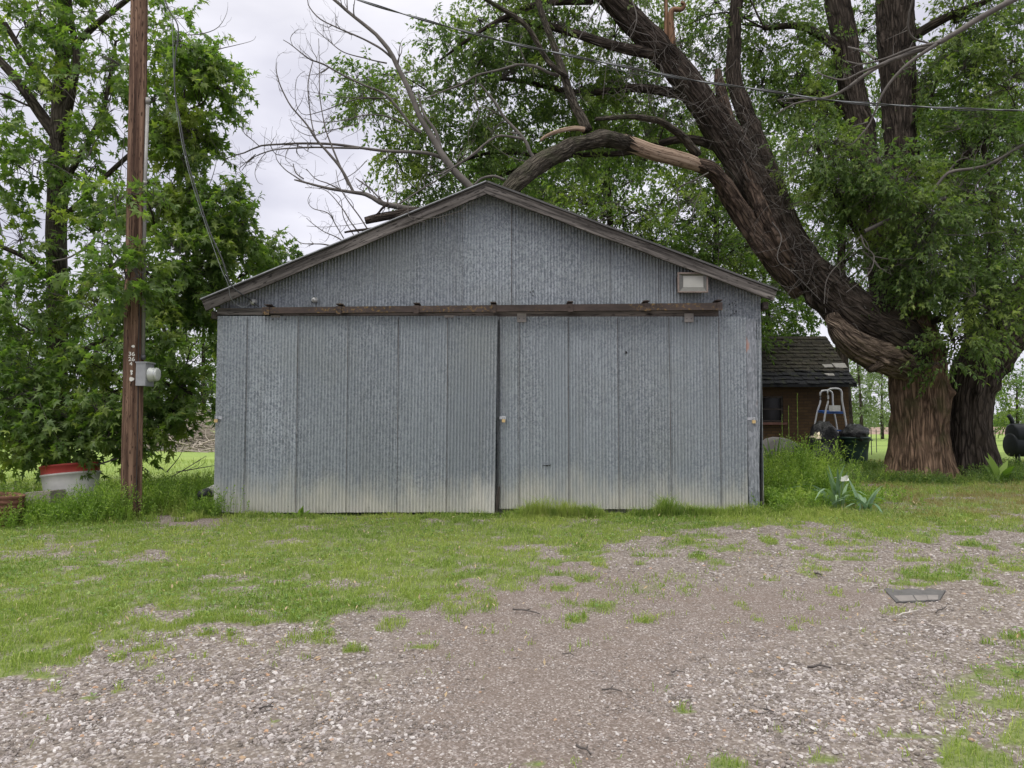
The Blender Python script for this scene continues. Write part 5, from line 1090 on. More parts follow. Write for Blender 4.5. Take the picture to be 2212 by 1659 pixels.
# ------------------------------------------------------------------ things on the left
def ring_profile(acc, cx, cy_, prof, segs=40, m=0, tilt=(0, 0), close=False, wob=0., seed=1):
    """lathe: prof = [(r, z)]"""
    a = np.linspace(0, 2*np.pi, segs, endpoint=False); V = []
    for r, z in prof:
        rr_ = r*(1+wob*(fbm(np.cos(a)*2+seed, np.sin(a)*2, z*3, seed, 3)-.5))
        x = rr_*np.cos(a); y = rr_*np.sin(a); zz = z+x*tilt[0]+y*tilt[1]
        V.append(np.stack([cx+x-tilt[0]*z, cy_+y-tilt[1]*z, zz], -1))
    V = np.concatenate(V); k = len(prof); i = np.arange(k-1)[:, None]*segs; j = np.arange(segs)[None]
    fs = [np.stack([i+j, i+(j+1) % segs, i+segs+(j+1) % segs, i+segs+j], -1).reshape(-1, 4)]
    acc.add(V, fs, None, m)
    if close:
        acc.F.append((np.arange(segs)[None]+(k-1)*segs+acc.n-len(V)).astype(np.int64)); acc.M.append(np.full(1, m))
    return acc
M['tub_white'] = plain('dirty_white_plastic', (.68, .66, .63), .5, 0, .12, 5); M['tub_red'] = plain('red_plastic', (.50, .065, .06), .5, 0, .2, 6)
ty = 9.9; tx = float(at(158, 1040, ty)[0]); tz = GZ(tx, ty)-.02; R0 = .345
t_ = thing('plastic_tub', 'round white plastic tub with a red rim, in weeds left of the pole', 'tub', (tx, ty, tz))
tilt = (.10, -.05)
def shiftz(acc, dz): acc.V = [v+[0, 0, dz] for v in acc.V]; return acc
shiftz(ring_profile(Acc(), tx, ty, [(R0*.84, 0), (R0*.96, .36), (R0*.99, .445), (R0*1.03, .45), (R0*1.03, .47), (R0*.985, .475)], 48, tilt=tilt), tz).build('tub', M['tub_white'], t_, True)
shiftz(ring_profile(Acc(), tx, ty, [(R0*.99, .473), (R0*1.0, .56), (R0*1.04, .562), (R0*1.045, .585), (R0*1.0, .59), (R0*.97, .58), (R0*.93, .3), (R0*.85, .1), (.01, .1)], 48, tilt=tilt), tz).build('rim', M['tub_red'], t_, True)
M['concrete'] = plain('old_concrete', (.25, .225, .19), .95, 0, .3, 9)
cx, cyy = float(at(92, 1060, 9.35)[0]), 9.35; b_ = Acc(); z0 = GZ(cx, cyy)
P = np.array([(-.24, -.13, 0), (.2, -.15, 0), (.25, .10, 0), (-.2, .15, 0)]); Q = P*[.93, .93, 1]+[0, 0, .28]; Q[1, 2] += .03; Q[2, 2] += .03
b_.prism(P+[cx, cyy, z0-.02], Q+[cx, cyy, z0]); o_ = b_.build('concrete_block', M['concrete']); tag(o_, 'broken slab of old concrete in the weeds in front of the white tub', 'concrete block')
M['rust'] = plain('rusty_sheet', (.15, .07, .045), .9, .2, .45, 14)
bx, by = float(at(-2, 1110, 8.6)[0]), 8.6; z0 = GZ(bx, by)-.02; pr = [(.22, 0)]+[(.22+.008*math.cos(k*1.57), .02+k*.014) for k in range(24)]+[(.225, .37), (.20, .375), (.2, .1)]
o_ = shiftz(ring_profile(Acc(), bx, by, pr, 36, tilt=(-.1, 0), wob=.05), z0).build('rusty_barrel', M['rust'], None, True); tag(o_, 'low rusty ribbed barrel cut off by the left border, in tall weeds', 'barrel')
M['pvc'] = plain('white_pipe', (.58, .58, .55), .45, 0, .15, 8)
pA, pB = at(437, 1073, 9.55)+[0, 0, .02], at(478, 1050, 10.2)
t_ = thing('drain_pipe', 'short white plastic pipe with a black end lying at the left corner of the shed', 'pipe', tuple(pA))
Acc().tube([pA+(pB-pA)*.25, pB], .062, 20).build('pipe', M['pvc'], t_, True); Acc().tube([pA, pA+(pB-pA)*.22], .068, 20).tube([pA-.002*unit(pB-pA), pA+.004*unit(pB-pA)], .055, 20).build('black_end', M['cable'], t_, True)

# weeds: leafy stems, one thicket on each side
def weedbed(name, label, pts, mat_, seed, lh, leaf=.03, nl=16, shape='lance', stemmat='weedstem'):
    rg2 = np.random.default_rng(seed); A, D, Ls = [], [], []
    for (u, Y, ru, rY, n, h) in pts:
        x = at(u, 950, Y)[0]+rg2.normal(size=n)*ru; y = Y+rg2.normal(size=n)*rY
        k = ~((y > SY-.02)&(x > wx0-.05)&(x < wx1+.06)); x, y = x[k], y[k]; n = len(x)
        A.append(np.stack([x, y, gz(x, y)-.01], -1)); D.append(np.stack([rg2.normal(size=n)*.22, rg2.normal(size=n)*.22, np.ones(n)], -1)); Ls.append(h*(.45+.65*rg2.random(n)))
    lf, tw = Acc(), Acc(); sprays(lf, tw, np.vstack(A), np.vstack(D), np.concatenate(Ls), nl, leaf, shape, rg2, .12, -.05, .6, .0035, .15)
    root = lf.build(name, M[mat_], None); tag(root, label, 'weeds', kind='stuff')
    tw.build('stems', M['weed'], root); return root
weedbed('weeds', 'tall soft green weeds around the foot of the utility pole and the white tub',
        [(30, 8.9, .35, .25, 260, .42), (110, 8.9, .35, .22, 300, .25), (190, 9.0, .3, .2, 300, .30), (240, 8.95, .18, .16, 260, .52), (60, 9.9, .5, .3, 200, .40), (320, 9.5, .2, .3, 300, .42), (380, 9.9, .3, .35, 340, .46), (440, 10.1, .25, .35, 260, .46), (340, 10.6, .5, .4, 260, .42), (455, 9.35, .12, .15, 90, .25), (200, 10.4, .4, .3, 160, .3), (-20, 8.5, .3, .3, 160, .3), (470, 9.15, .16, .05, 36, .42)], 'weed', 301, .35, .036, 20)
weedbed('weeds', 'bright yellow green weeds crowding the ground right of the shed',
        [(1672, 10.3, .18, .35, 170, .60), (1705, 11.1, .3, .4, 200, .74), (1745, 10.9, .22, .3, 260, .98), (1700, 9.8, .3, .2, 170, .28), (1755, 10.4, .25, .2, 170, .48), (1790, 11.4, .12, .3, 50, .35), (1652, 9.5, .08, .2, 90, .34), (1790, 10.1, .3, .15, 90, .22), (1690, 12.5, .5, .6, 120, .5), (1850, 10.6, .3, .3, 90, .2)], 'weed', 302, .5, .042, 26)
weedbed('weeds', 'low dark weeds behind the trash can and round the foot of the old trunk', [(1870, 15.2, .4, .5, 160, .22), (1900, 13.2, .5, .2, 170, .22), (2010, 12.9, .9, .15, 300, .16), (2170, 14.5, .5, .5, 300, .35), (2150, 13.2, .3, .2, 120, .3), (1690, 14.5, .4, .6, 160, .5)], 'leaf_big', 303, .4, .05, 14)

# iris clumps and a few other plants
def bladeplant(acc, x, y, n, h, w, rg2, spread=.5, z=None, fan=None):
    z0 = GZ(x, y) if z is None else z
    for k in range(n):
        a = rg2.random()*6.28 if fan is None else fan+rg2.normal()*.25+(math.pi if rg2.random() < .5 else 0); ln = spread*(.25+rg2.random()); hh = h*(.6+.5*rg2.random()); t = np.linspace(0, 1, 7)
        dr = max(0, ln-.45)*1.2
        P = np.stack([x+rg2.normal()*.04+math.cos(a)*ln*hh*t**1.5, y+rg2.normal()*.04+math.sin(a)*ln*hh*t**1.5, z0+hh*(t-dr*t**3)], -1)
        b = rg2.normal()*.6; s_ = np.array([math.cos(b), math.sin(b), 0])*w; ww = np.array([.6, 1, 1, .95, .75, .45, .03])[:, None]
        nrm = np.array([math.cos(a), math.sin(a), .2])*.006
        V = np.concatenate([P-s_*ww/2, P+nrm, P+s_*ww/2]); q = [(i, i+7, i+8, i+1) for i in range(6)]+[(i+7, i+14, i+15, i+8) for i in range(6)]
        acc.add(V, q)
rg2 = np.random.default_rng(5)
M['petal'] = plain('white_petal', (.75, .75, .70), .6, 0, .08, 30); M['petal_cream'] = plain('faded_petal', (.62, .55, .40), .7, 0, .12, 30)
for (u, Y, n, h, w, lab, sp) in ((1806, 9.72, 18, .62, .052, 'iris clump with broad grey green arching leaves and a white bloom, right of the shed', .9), (1868, 9.55, 12, .42, .044, 'low sprawling iris clump with splayed leaves, nearest the old trunk', 1.3),
                             (1672, 13.0, 10, .75, .05, 'dark upright iris clump against the brick outbuilding, beside the grey cowl', .35), (1712, 12.8, 9, .70, .05, 'dark upright iris clump in front of the black trash bags', .4)):
    x = float(at(u, 1000, Y)[0]); t_ = thing('iris_plant', lab, 'plant', (x, Y, GZ(x, Y)), 'iris clumps right of the shed')
    b_ = Acc(); bladeplant(b_, x, Y, n, h, w, rg2, sp); b_.build('leaves', M['iris' if u in (1806, 1868) else 'leaf_big'], t_, True)
    if u == 1806:
        c = np.array([x+.02, Y-.12, GZ(x, Y)+.40]); f_ = Acc()
        for a in np.linspace(0, 5.2, 6): bladeplant(f_, c[0], c[1], 1, .10, .055, rg2, 1., c[2]-.03)
        f_.build('flower', M['petal'], t_, True); Acc().tube([(x, Y-.08, GZ(x, Y)), c], .005, 5).build('stalk', M['weed'], t_)
# seeding flower stalks standing in the weeds
for u, v0, v1, Y, lab, hd in ((1762, 1040, 938, 11.2, 'tall stalk with pale faded bloom in front of the trash bags', 1), (1719, 1000, 855, 12.4, 'tallest thin seeding stalk in front of the brick wall', 0), (1700, 1000, 882, 12.4, 'thin seeding stalk left of the tallest one, against the brick wall', 0), (1686, 1000, 900, 12.4, 'shortest seeding stalk, nearest the shed corner', 0)):
    A_, B2 = at(u, v0, Y), at(u+3, v1, Y); A_[2] = GZ(A_[0], Y); t_ = thing('flower_stalk', lab, 'plant', tuple(A_), 'flower stalks right of the shed')
    Pq = curve([A_, (A_+B2)/2+[.02, 0, 0], B2], 10); Acc().tube(Pq, .0035, 4).build('stem', M['weed'], t_)
    h_ = Acc()
    if hd:
        for k in range(3): ring = B2+[rg2.normal()*.03, 0, -.02*k]; bladeplant(h_, ring[0], ring[1], 4, .07, .05, rg2, 1.2, ring[2]-.03)
    else:
        for f_ in np.linspace(.55, 1, 6): q_ = A_+(B2-A_)*f_; h_.tube([q_, q_+[.008, 0, .02], q_+[.004, 0, .045]], [.002, .0045, .002], 5)
    h_.build('flower_head', M['petal_cream' if hd else 'weed'], t_, True)
x, Y_ = float(at(2148, 1010, 13)[0]), 12.9; t_ = thing('broadleaf_plant', 'big leafed weed at the foot of the dark right hand trunk', 'plant', (x, Y_, GZ(x, Y_)))
b_ = Acc(); bladeplant(b_, x, Y_, 7, .48, .14, rg2, 1.0); b_.build('leaves', M['weed'], t_, True)
x, Y_ = float(at(641, 1090, 9.1)[0]), 9.1
t_ = thing('dock_weed', 'small broad leafed weed growing at the foot of the left sliding door', 'plant', (x, Y_, GZ(x, Y_)))
b_ = Acc(); bladeplant(b_, x+.03, Y_, 6, .14, .05, rg2, .8); bladeplant(b_, x-.26, Y_, 5, .09, .035, rg2, .8); b_.build('leaves', M['weed'], t_, True)

# ------------------------------------------------------------------ brick outbuilding and what stands by it
m, g = mat('brown_brick'); c = coord(g)
br_ = N(g, 'ShaderNodeTexBrick', ins={'Color1': (.125, .078, .040, 1), 'Color2': (.088, .055, .03, 1), 'Mortar': (.07, .05, .035, 1), 'Scale': 1., 'Mortar Size': .008, 'Brick Width': .21, 'Row Height': .075, 'Bias': 0.})
sp_ = N(g, 'ShaderNodeSeparateXYZ'); g.links.new(c, sp_.inputs[0]); cb = N(g, 'ShaderNodeCombineXYZ'); g.links.new(mth(g, 'ADD', sp_.outputs[0], sp_.outputs[1]), cb.inputs[0]); g.links.new(sp_.outputs[2], cb.inputs[1]); g.links.new(cb.outputs[0], br_.inputs['Vector'])
col = mixc(g, maprange(g, noise(g, c, 2.2, 5), .4, .7, 0, .5), br_.outputs[0], (.08, .05, .035))
finish(g, col, .9, 0, br_.outputs[1], -.004, .6, .2); M['brick'] = m
m, g = mat('shingles'); b = attr(g, 'bark')
br_ = N(g, 'ShaderNodeTexBrick', ins={'Color1': (.055, .049, .037, 1), 'Color2': (.034, .032, .026, 1), 'Mortar': (.015, .014, .012, 1), 'Scale': 1., 'Mortar Size': .010, 'Brick Width': .30, 'Row Height': .14})
g.links.new(b, br_.inputs['Vector']); sb = N(g, 'ShaderNodeSeparateXYZ'); g.links.new(b, sb.inputs[0])
low = maprange(g, mth(g, 'ADD', sb.outputs[1], mth(g, 'MULTIPLY', noise(g, b, 2.5, 5), .35)), .80, .66)
col = mixc(g, low, br_.outputs[0], (.022, .023, .026)); col = mixc(g, maprange(g, noise(g, b, 7, 5), .55, .7, 0, .5), col, (.075, .085, .03))
finish(g, col, .85, 0, br_.outputs[1], -.01, .8, .2); M['shingle'] = m
BY = 18.6; RYr = 20.2
wL, wR = float(at(1560, 900, BY)[0]), float(at(1834, 900, BY+.15)[0]); eR_ = at(1851, 836, BY-.15); ev = float(at(1700, 836, BY-.15)[2]); rzv = float(at(1700, 732, RYr)[2]); gB = GZ(wR, BY)-.1
t_ = thing('brick_outbuilding', 'low brown brick outbuilding with a mossy shingle roof behind the shed', 'outbuilding', (wR-3, BY, gB))
b_ = Acc(); x1w = float(at(1640, 880, BY)[0]); x2w = float(at(1697, 880, BY)[0]); z1w, z2w = float(at(1, 912, BY)[2]), float(at(1, 855, BY)[2]); yF = BY+.15
xL0 = x1w-1.1
for (a, b2, c2, d2) in ((xL0, wR, gB, z1w), (xL0, wR, z2w, ev+.05), (xL0, x1w, z1w, z2w), (x2w, wR, z1w, z2w)):
    b_.prism([(a, yF, c2), (b2, yF, c2), (b2, yF, d2), (a, yF, d2)], [(a, yF+.12, c2), (b2, yF+.12, c2), (b2, yF+.12, d2), (a, yF+.12, d2)])
b_.prism([(wR-.12, yF+.12, gB), (wR, yF+.12, gB), (wR, yF+.12, ev+.05), (wR-.12, yF+.12, ev+.05)], [(wR-.12, RYr+1.4, gB), (wR, RYr+1.4, gB), (wR, RYr+1.4, ev+.05), (wR-.12, RYr+1.4, ev+.05)])
b_.add([(wR-.01, yF+.01, ev+.05), (wR-.01, RYr+1.4, ev+.05), (wR-.01, RYr, rzv-.06)], [(0, 1, 2)]); b_.box(((xL0+wR)/2, RYr+1.45, (gB+ev)/2), (wR-xL0, .1, ev-gB))
b_.build('wall', M['brick'], t_)
xr0, xr1 = xL0-.2, float(eR_[0]); ls = math.hypot(RYr-(BY-.15), rzv-ev)
rf = Acc(); th = .07; n = 40; xs_ = np.linspace(xr0, xr1, n); rj = np.random.RandomState(4)
for (y0, zz0, y1, zz1, k0) in ((BY-.15, ev, RYr, rzv, 0), (RYr+1.7, ev, RYr, rzv, 3)):
    V = []; Bk = []
    for k, xx in enumerate(xs_):
        j0 = rj.rand()*.03 if k0 == 0 else 0
        xa = xx-(.0 if k < n-1 else .0)
        for (yy_, z_, l_) in ((y0-j0, zz0, 0), (y1, zz1, ls), (y1, zz1+th, ls), (y0-j0, zz0+th, 0)): V.append((xa, yy_, z_)); Bk.append((xx, l_, .2))
    fs = [(k*4+a, k*4+(a+1) % 4, k*4+4+(a+1) % 4, k*4+4+a) for k in range(n-1) for a in range(4)]+[(3, 2, 1, 0), (4*n-4, 4*n-3, 4*n-2, 4*n-1)]; rf.add(V, fs, Bk)
# courses of lifted shingles, so that the roof has real steps
for c_ in range(13):
    f0, f1 = (c_)/13., (c_+1.08)/13.; 
    for k in range(36):
        if rj.rand() < .06: continue
        xx = xr0+(xr1-xr0)*(k+(c_ % 2)*.5)/36.; wd = (xr1-xr0)/36*.97; lift = .012+.02*rj.rand()**3+(.02 if c_ < 4 else 0)*rj.rand(); dj = rj.rand()*.02
        if xx+wd > xr1: wd = xr1-xx
        if wd < .03: continue
        y0, z0_ = BY-.17+(RYr-BY+.15)*f0-dj, ev+th+(rzv-ev)*f0+lift; y1, z1_ = BY-.15+(RYr-BY+.15)*min(1, f1), ev+th+(rzv-ev)*min(1, f1)+.004
        rf.prism([(xx, y0, z0_), (xx+wd, y0, z0_), (xx+wd, y1, z1_), (xx, y1, z1_)], [(xx, y0, z0_-.012), (xx+wd, y0, z0_-.012), (xx+wd, y1, z1_-.008), (xx, y1, z1_-.008)], 0, [(xx, f0*ls, 0), (xx+wd, f0*ls, 0), (xx+wd, f1*ls, 0), (xx, f1*ls, 0)]*2)
rfo = rf.build('roof', M['shingle'], t_)
M['tar'] = plain('bare_shingle_patch', (.26, .25, .23), .8, 0, .2, 10)
for u, v, w_, h_ in ((1782, 805, .22, .10), (1806, 806, .30, .16), (1786, 822, .2, .07)):
    yy_ = BY-.15+(RYr-BY+.15)*(836-v)/104.; p = at(u, v, yy_); s_ = (rzv-ev)/(RYr-BY+.15)
    zq = ev+th+.05+(yy_-BY+.15)*s_
    Acc().prism([(p[0], yy_, zq), (p[0]+w_, yy_, zq), (p[0]+w_, yy_+h_, zq+h_*s_), (p[0]-.03, yy_+h_, zq+h_*s_)], [(p[0], yy_, zq-.02), (p[0]+w_, yy_, zq-.02), (p[0]+w_, yy_+h_, zq-.02+h_*s_), (p[0]-.03, yy_+h_, zq-.02+h_*s_)]).build('bare_patch', M['tar'], rfo)
wn = Acc()
for (a, b2, c2, d2) in ((x1w, x2w, z1w, z1w+.05), (x1w, x2w, z2w-.05, z2w), (x1w, x1w+.05, z1w+.05, z2w-.05), (x2w-.05, x2w, z1w+.05, z2w-.05), (x1w+.05, x2w-.05, (z1w+z2w)/2-.02, (z1w+z2w)/2+.02)): wn.box(((a+b2)/2, yF+.05, (c2+d2)/2), (b2-a, .05, d2-c2), ax=0)
wf = wn.build('window', M['shadow_wood'], t_); M['glass_dark'] = plain('dark_glass', (.015, .014, .014), .12, 0, .2, 3, .4)
Acc().box(((x1w+x2w)/2, yF+.07, (z1w+z2w)/2), (x2w-x1w, .012, z2w-z1w)).build('pane', M['glass_dark'], wf)
M['bottom_bar'] = plain('reddish_sill', (.16, .075, .06), .8); Acc().box(((x1w+x2w)/2, yF-.04, z1w-.035), (x2w-x1w+.12, .10, .06), ax=0).build('window_sill', M['bottom_bar'], wf)
# trash can and bags
M['can'] = plain('green_plastic', (.018, .045, .042), .45, 0, .2, 4); 
m, g = mat('black_bag'); finish(g, (.010, .010, .012), .3, 0, noise(g, coord(g), 14, 5, .6, .6), .03, 1., .35); M['bag'] = m
cyn = 17.1; cxn = float(at(1846, 980, cyn)[0]); cz = GZ(cxn, cyn); ct = float(at(1846, 944, cyn)[2])-cz; rb = .25*1.0; rt = .335
t_ = thing('trash_can', 'dark green plastic trash can overflowing with a black bag', 'trash can', (cxn, cyn, cz))
b_ = Acc(); a = np.linspace(0, 2*np.pi, 48, endpoint=False)
pr = [(.01, .0), (rb, 0), (rb+.02, .04), (rb*.55+rt*.45, ct*.45), (rt*.97, ct-.04), (rt*1.03, ct-.04), (rt*1.05, ct), (rt*.98, ct+.005), (rt*.95, ct-.1)]
shiftz(ring_profile(b_, cxn, cyn, pr, 40), cz).build('can', M['can'], t_, True)
b_ = Acc().tube(curve([(cxn+rt*.98, cyn-.08, cz+ct-.06), (cxn+rt*1.16, cyn-.07, cz+ct-.07), (cxn+rt*1.16, cyn+.07, cz+ct-.07), (cxn+rt*.98, cyn+.08, cz+ct-.06)], 10), .014, 6); b_.build('handle', M['can'], t_, True)
def lump(cx, cy_, cz_, rx, ry, rz_, seed, amp=.35, n=40, m_=24):
    th_ = np.linspace(0, 2*np.pi, n, endpoint=False); ph = np.linspace(.02, math.pi-.02, m_); T, Pp = np.meshgrid(th_, ph)
    x, y, z = np.cos(T)*np.sin(Pp), np.sin(T)*np.sin(Pp), np.cos(Pp)
    r_ = 1+amp*(fbm(x*1.6+seed, y*1.6, z*1.6, seed, 3)-.5)+.25*amp*(np.abs(fbm(x*4+seed, y*4, z*4, seed+2, 3)-.5)*2)
    V = np.stack([cx+rx*x*r_, cy_+ry*y*r_, cz_+rz_*z*r_], -1).reshape(-1, 3); i = np.arange(m_-1)[:, None]*n; j = np.arange(n)[None]
    return Acc().add(V, [np.stack([i+j, i+(j+1) % n, i+n+(j+1) % n, i+n+j], -1).reshape(-1, 4)])
bl = lump(cxn, cyn, cz+ct+.02, rt*1.02, rt*1.02, .26, 3, .5); b_ = bl.build('trash_bag', M['bag'], None, True); tag(b_, 'black bag bulging out of the green trash can', 'trash bag', 'black trash bags by the outbuilding')
x2, y2 = float(at(1786, 960, 16.9)[0]), 17.0; b_ = lump(x2, y2, GZ(x2, y2)+.46, .34, .33, .48, 9, .5).build('trash_bag', M['bag'], None, True); tag(b_, 'large black trash bag heaped left of the green trash can', 'trash bag', 'black trash bags by the outbuilding')
x3, y3 = float(at(1772, 975, 16.8)[0]), 16.7; b_ = lump(x3, y3, GZ(x3, y3)+.2, .26, .28, .26, 12, .6).build('trash_bag', M['bag'], None, True); tag(b_, 'small black trash bag slumped on the ground, leftmost of the bags', 'trash bag', 'black trash bags by the outbuilding')
# pool ladder
M['lad'] = plain('ladder_tube', (.60, .60, .62), .35, .2, .1); M['blue'] = plain('blue_plastic', (.02, .09, .32), .4); M['ladw'] = plain('ladder_plate', (.6, .6, .58), .5)
t_ = thing('pool_ladder', 'pool ladder with white hooped rails and a blue top step, against the brick wall', 'ladder', tuple(at(1792, 1000, 18)))
for pts, Y_ in (([(1750, 1005), (1758, 930), (1766, 888), (1772, 868), (1772, 850), (1777, 844), (1792, 844), (1798, 850), (1799, 868), (1801, 888), (1808, 925), (1818, 1005)], 18.35), ([(1768, 1005), (1778, 925), (1784, 886), (1789, 866), (1788, 846), (1793, 840), (1812, 840), (1818, 847), (1819, 866), (1823, 888), (1829, 925), (1838, 1005)], 17.75)):
    W = []
    for u, v in pts:
        p = at(u, v, Y_)
        if v > 1000: p[2] = GZ(p[0], Y_)-.02
        W.append(p)
    Acc().tube(curve(W, 60), .022, 9).build('rail', M['lad'], t_, True)
A1, A2, A3, A4 = at(1766, 888, 18.35), at(1800, 888, 18.35), at(1823, 891, 17.75), at(1783, 891, 17.75)
Acc().prism([p+[0, 0, .02] for p in (A4, A3, A2, A1)], [p-[0, 0, .03] for p in (A4, A3, A2, A1)]).build('top_step', M['blue'], t_)
Acc().box(at(1803, 882, 17.72), (.27, .02, .14)).build('label_plate', M['ladw'], t_)
for v in (930, 965):
    A4, A3 = at(1778-(v-925)*.12, v, 17.78), at(1829+(v-925)*.12, v, 17.78); Acc().prism([A4+[0, -.05, .015], A3+[0, -.05, .015], A3+[0, .07, .015], A4+[0, .07, .015]], [A4+[0, -.05, -.015], A3+[0, -.05, -.015], A3+[0, .07, -.015], A4+[0, .07, -.015]]).build('step', M['blue'], t_)
# grey cowl by the wall
M['cowl'] = plain('weathered_grey', (.19, .18, .17), .8, 0, .25, 3)
x4 = float(at(1690, 975, 17.3)[0]); y4 = 17.4; z4 = GZ(x4, y4); n = 26; b_ = Acc(); V = []
prf = [(-.52, 0), (-.50, .25), (-.42, .45), (-.28, .58), (-.1, .62), (.1, .58), (.28, .48), (.42, .36), (.44, .3), (.40, .2), (.40, 0)]
for d in (-.28, -.24, .24, .28): V += [(x4+a*(1 if abs(d) < .26 else .96), y4+d, z4+c2*(1 if abs(d) < .26 else .94)) for a, c2 in prf]
k = len(prf); b_.add(V, [(r_*k+a, r_*k+a+1, r_*k+k+a+1, r_*k+k+a) for r_ in range(3) for a in range(k-1)]+[tuple(range(k))[::-1], tuple(range(3*k, 4*k))])
t_ = thing('grey_cowl', 'rounded grey weathered cover with a dark slot, lying before the brick wall', 'cover', (x4, y4, z4)); b_.build('shell', M['cowl'], t_, True)
Acc().tube([(x4+.25, y4-.286, z4+.36), (x4+.25, y4-.27, z4+.36)], .055, 14).build('slot', M['void'], t_)

# barrel smoker at the right border
M['smoker'] = plain('black_iron', (.022, .026, .03), .55, .4, .3, 6)
sy = 16.2; sx = float(at(2180, 950, sy)[0]); sg = GZ(sx+.5, sy); zc = float(at(2180, 961, sy)[2]); zl = float(at(2180, 948, sy)[2])
t_ = thing('barrel_smoker', 'black barrel smoker on thin legs, cut off by the right border', 'smoker', (sx+.6, sy, sg))
b_ = Acc(); b_.tube([(sx, sy, zc), (sx+.02, sy, zc), (sx+1.25, sy, zc), (sx+1.27, sy, zc)], [.22, .255, .255, .22], 28); b_.build('drum', M['smoker'], t_, True)
b_ = Acc(); b_.tube([(sx+.03, sy-.02, zl+.10), (sx+.05, sy-.02, zl+.10), (sx+1.15, sy-.02, zl+.10), (sx+1.17, sy-.02, zl+.10)], [.20, .235, .235, .2], 28); b_.build('lid', M['smoker'], t_, True)
b_ = Acc(); b_.tube([(sx+.16, sy-.27, zl+.05), (sx+.8, sy-.29, zl+.07)], .012, 6); b_.build('handle', M['twig'], t_, True)
b_ = Acc(); b_.tube([(sx+.14, sy+.05, zl+.25), (sx+.10, sy+.05, zl+.42), (sx+.04, sy+.05, zl+.52)], .045, 12); b_.build('chimney', M['smoker'], t_, True)
for a, b2 in ((.10, -.15), (.24, .15), (1.0, -.15), (1.1, .15)): Acc().tube([(sx+a, sy+b2, zc-.15), (sx+a-.0, sy+b2, sg-.02)], .024, 8).build('leg', M['smoker'], t_, True)

# pasture fence: thin metal posts with wire
M['post'] = plain('steel_post', (.10, .11, .085), .7, .3)
t_ = thing('wire_fence', 'pasture fence of thin steel posts and wires between the trash can and the trunk', 'fence', (12, 30, GZ(12, 30)))
posts = [(1862, 24), (1882, 24), (1893, 27.5), (2150, 27), (2215, 27), (1700, 24.5), (2000, 26), (2300, 27)]
pp = []
for u, Y_ in sorted(posts):
    x = float(at(u, 950, Y_)[0]); z0 = GZ(x, Y_); Acc().box((x, Y_, z0+.38), (.022, .022, .95)).build('post', M['post'], t_); pp.append((x, Y_, z0))
for hh in (.25, .5, .78):
    Acc().tube([(x, y, z+hh) for x, y, z in pp], .004, 3).build('wire', M['post'], t_)

# brush pile with scrap beyond the lawn
rg3 = np.random.default_rng(77); b_ = Acc()
for (u, Y_, n, w_, h_) in ((385, 31, 620, 1.5, 1.75), (345, 31, 160, .8, 1.2), (452, 29, 170, .75, .45), (300, 32, 160, 1.2, 1.3)):
    cx = float(at(u, 950, Y_)[0])
    for k in range(n):
        p = np.array([cx+rg3.normal()*w_*.45, Y_+rg3.normal()*.8, 0]); hh = h_*max(0, 1-abs(p[0]-cx)/w_)*rg3.random()**.7; p[2] = GZ(p[0], p[1])+hh
        d = unit(rg3.normal(size=3)*[1, .6, .35]+[.5, 0, -.25]); l_ = .5+rg3.random()*1.2; q_ = p+d*l_; q_[2] = max(q_[2], GZ(q_[0], q_[1])+.01); md = (p+q_)/2+rg3.normal(size=3)*.06; md[2] = max(md[2], GZ(md[0], md[1])+.02)
        b_.tube(curve([p, md, q_], 5), np.linspace(.022, .006, 5)*(.5+rg3.random()), 4, caps=False)
o_ = b_.build('brush_pile', plain('grey_brush', (.30, .26, .22), .9, 0, .4, 5), None); tag(o_, 'heap of dead grey brushwood beyond the lawn, left of the shed', 'brush pile', kind='stuff')
M['scrap_w'] = plain('white_scrap', (.62, .64, .66), .5); M['scrap_b'] = plain('blue_scrap', (.05, .16, .34), .5)
xx = float(at(345, 900, 29.5)[0]); zz = GZ(xx, 29.5)
t_ = thing('scrap_sheet', 'crumpled white and blue scrap lying against the brush pile', 'scrap', (xx, 29.5, zz))
for k, (u, v, w_, h_, m_, rot) in enumerate(((338, 912, .55, .22, 'scrap_w', .5), (352, 926, .5, .28, 'scrap_b', -.3), (345, 938, .6, .16, 'scrap_w', .2), (362, 905, .16, .42, 'scrap_w', .3), (325, 930, .42, .22, 'scrap_w', -.5), (350, 975, .6, .18, 'scrap_w', .1), (300, 925, .4, .3, 'scrap_w', .2))):
    p = at(u, v, 29.6+.1*k); p[2] = max(p[2], GZ(p[0], p[1])+.1); c_, s_ = math.cos(rot), math.sin(rot)
    V = [p+np.array([a*c_-b*s_, .15*math.sin(a*5+k)+e_, a*s_+b*c_]) for e_ in (0, .03) for a, b in ((-w_/2, -h_/2), (0, -h_/2-.04), (w_/2, -h_/2), (w_/2, h_/2), (0, h_/2+.03), (-w_/2, h_/2))]
    Acc().prism(V[:6], V[6:]).build('sheet', M[m_], t_)
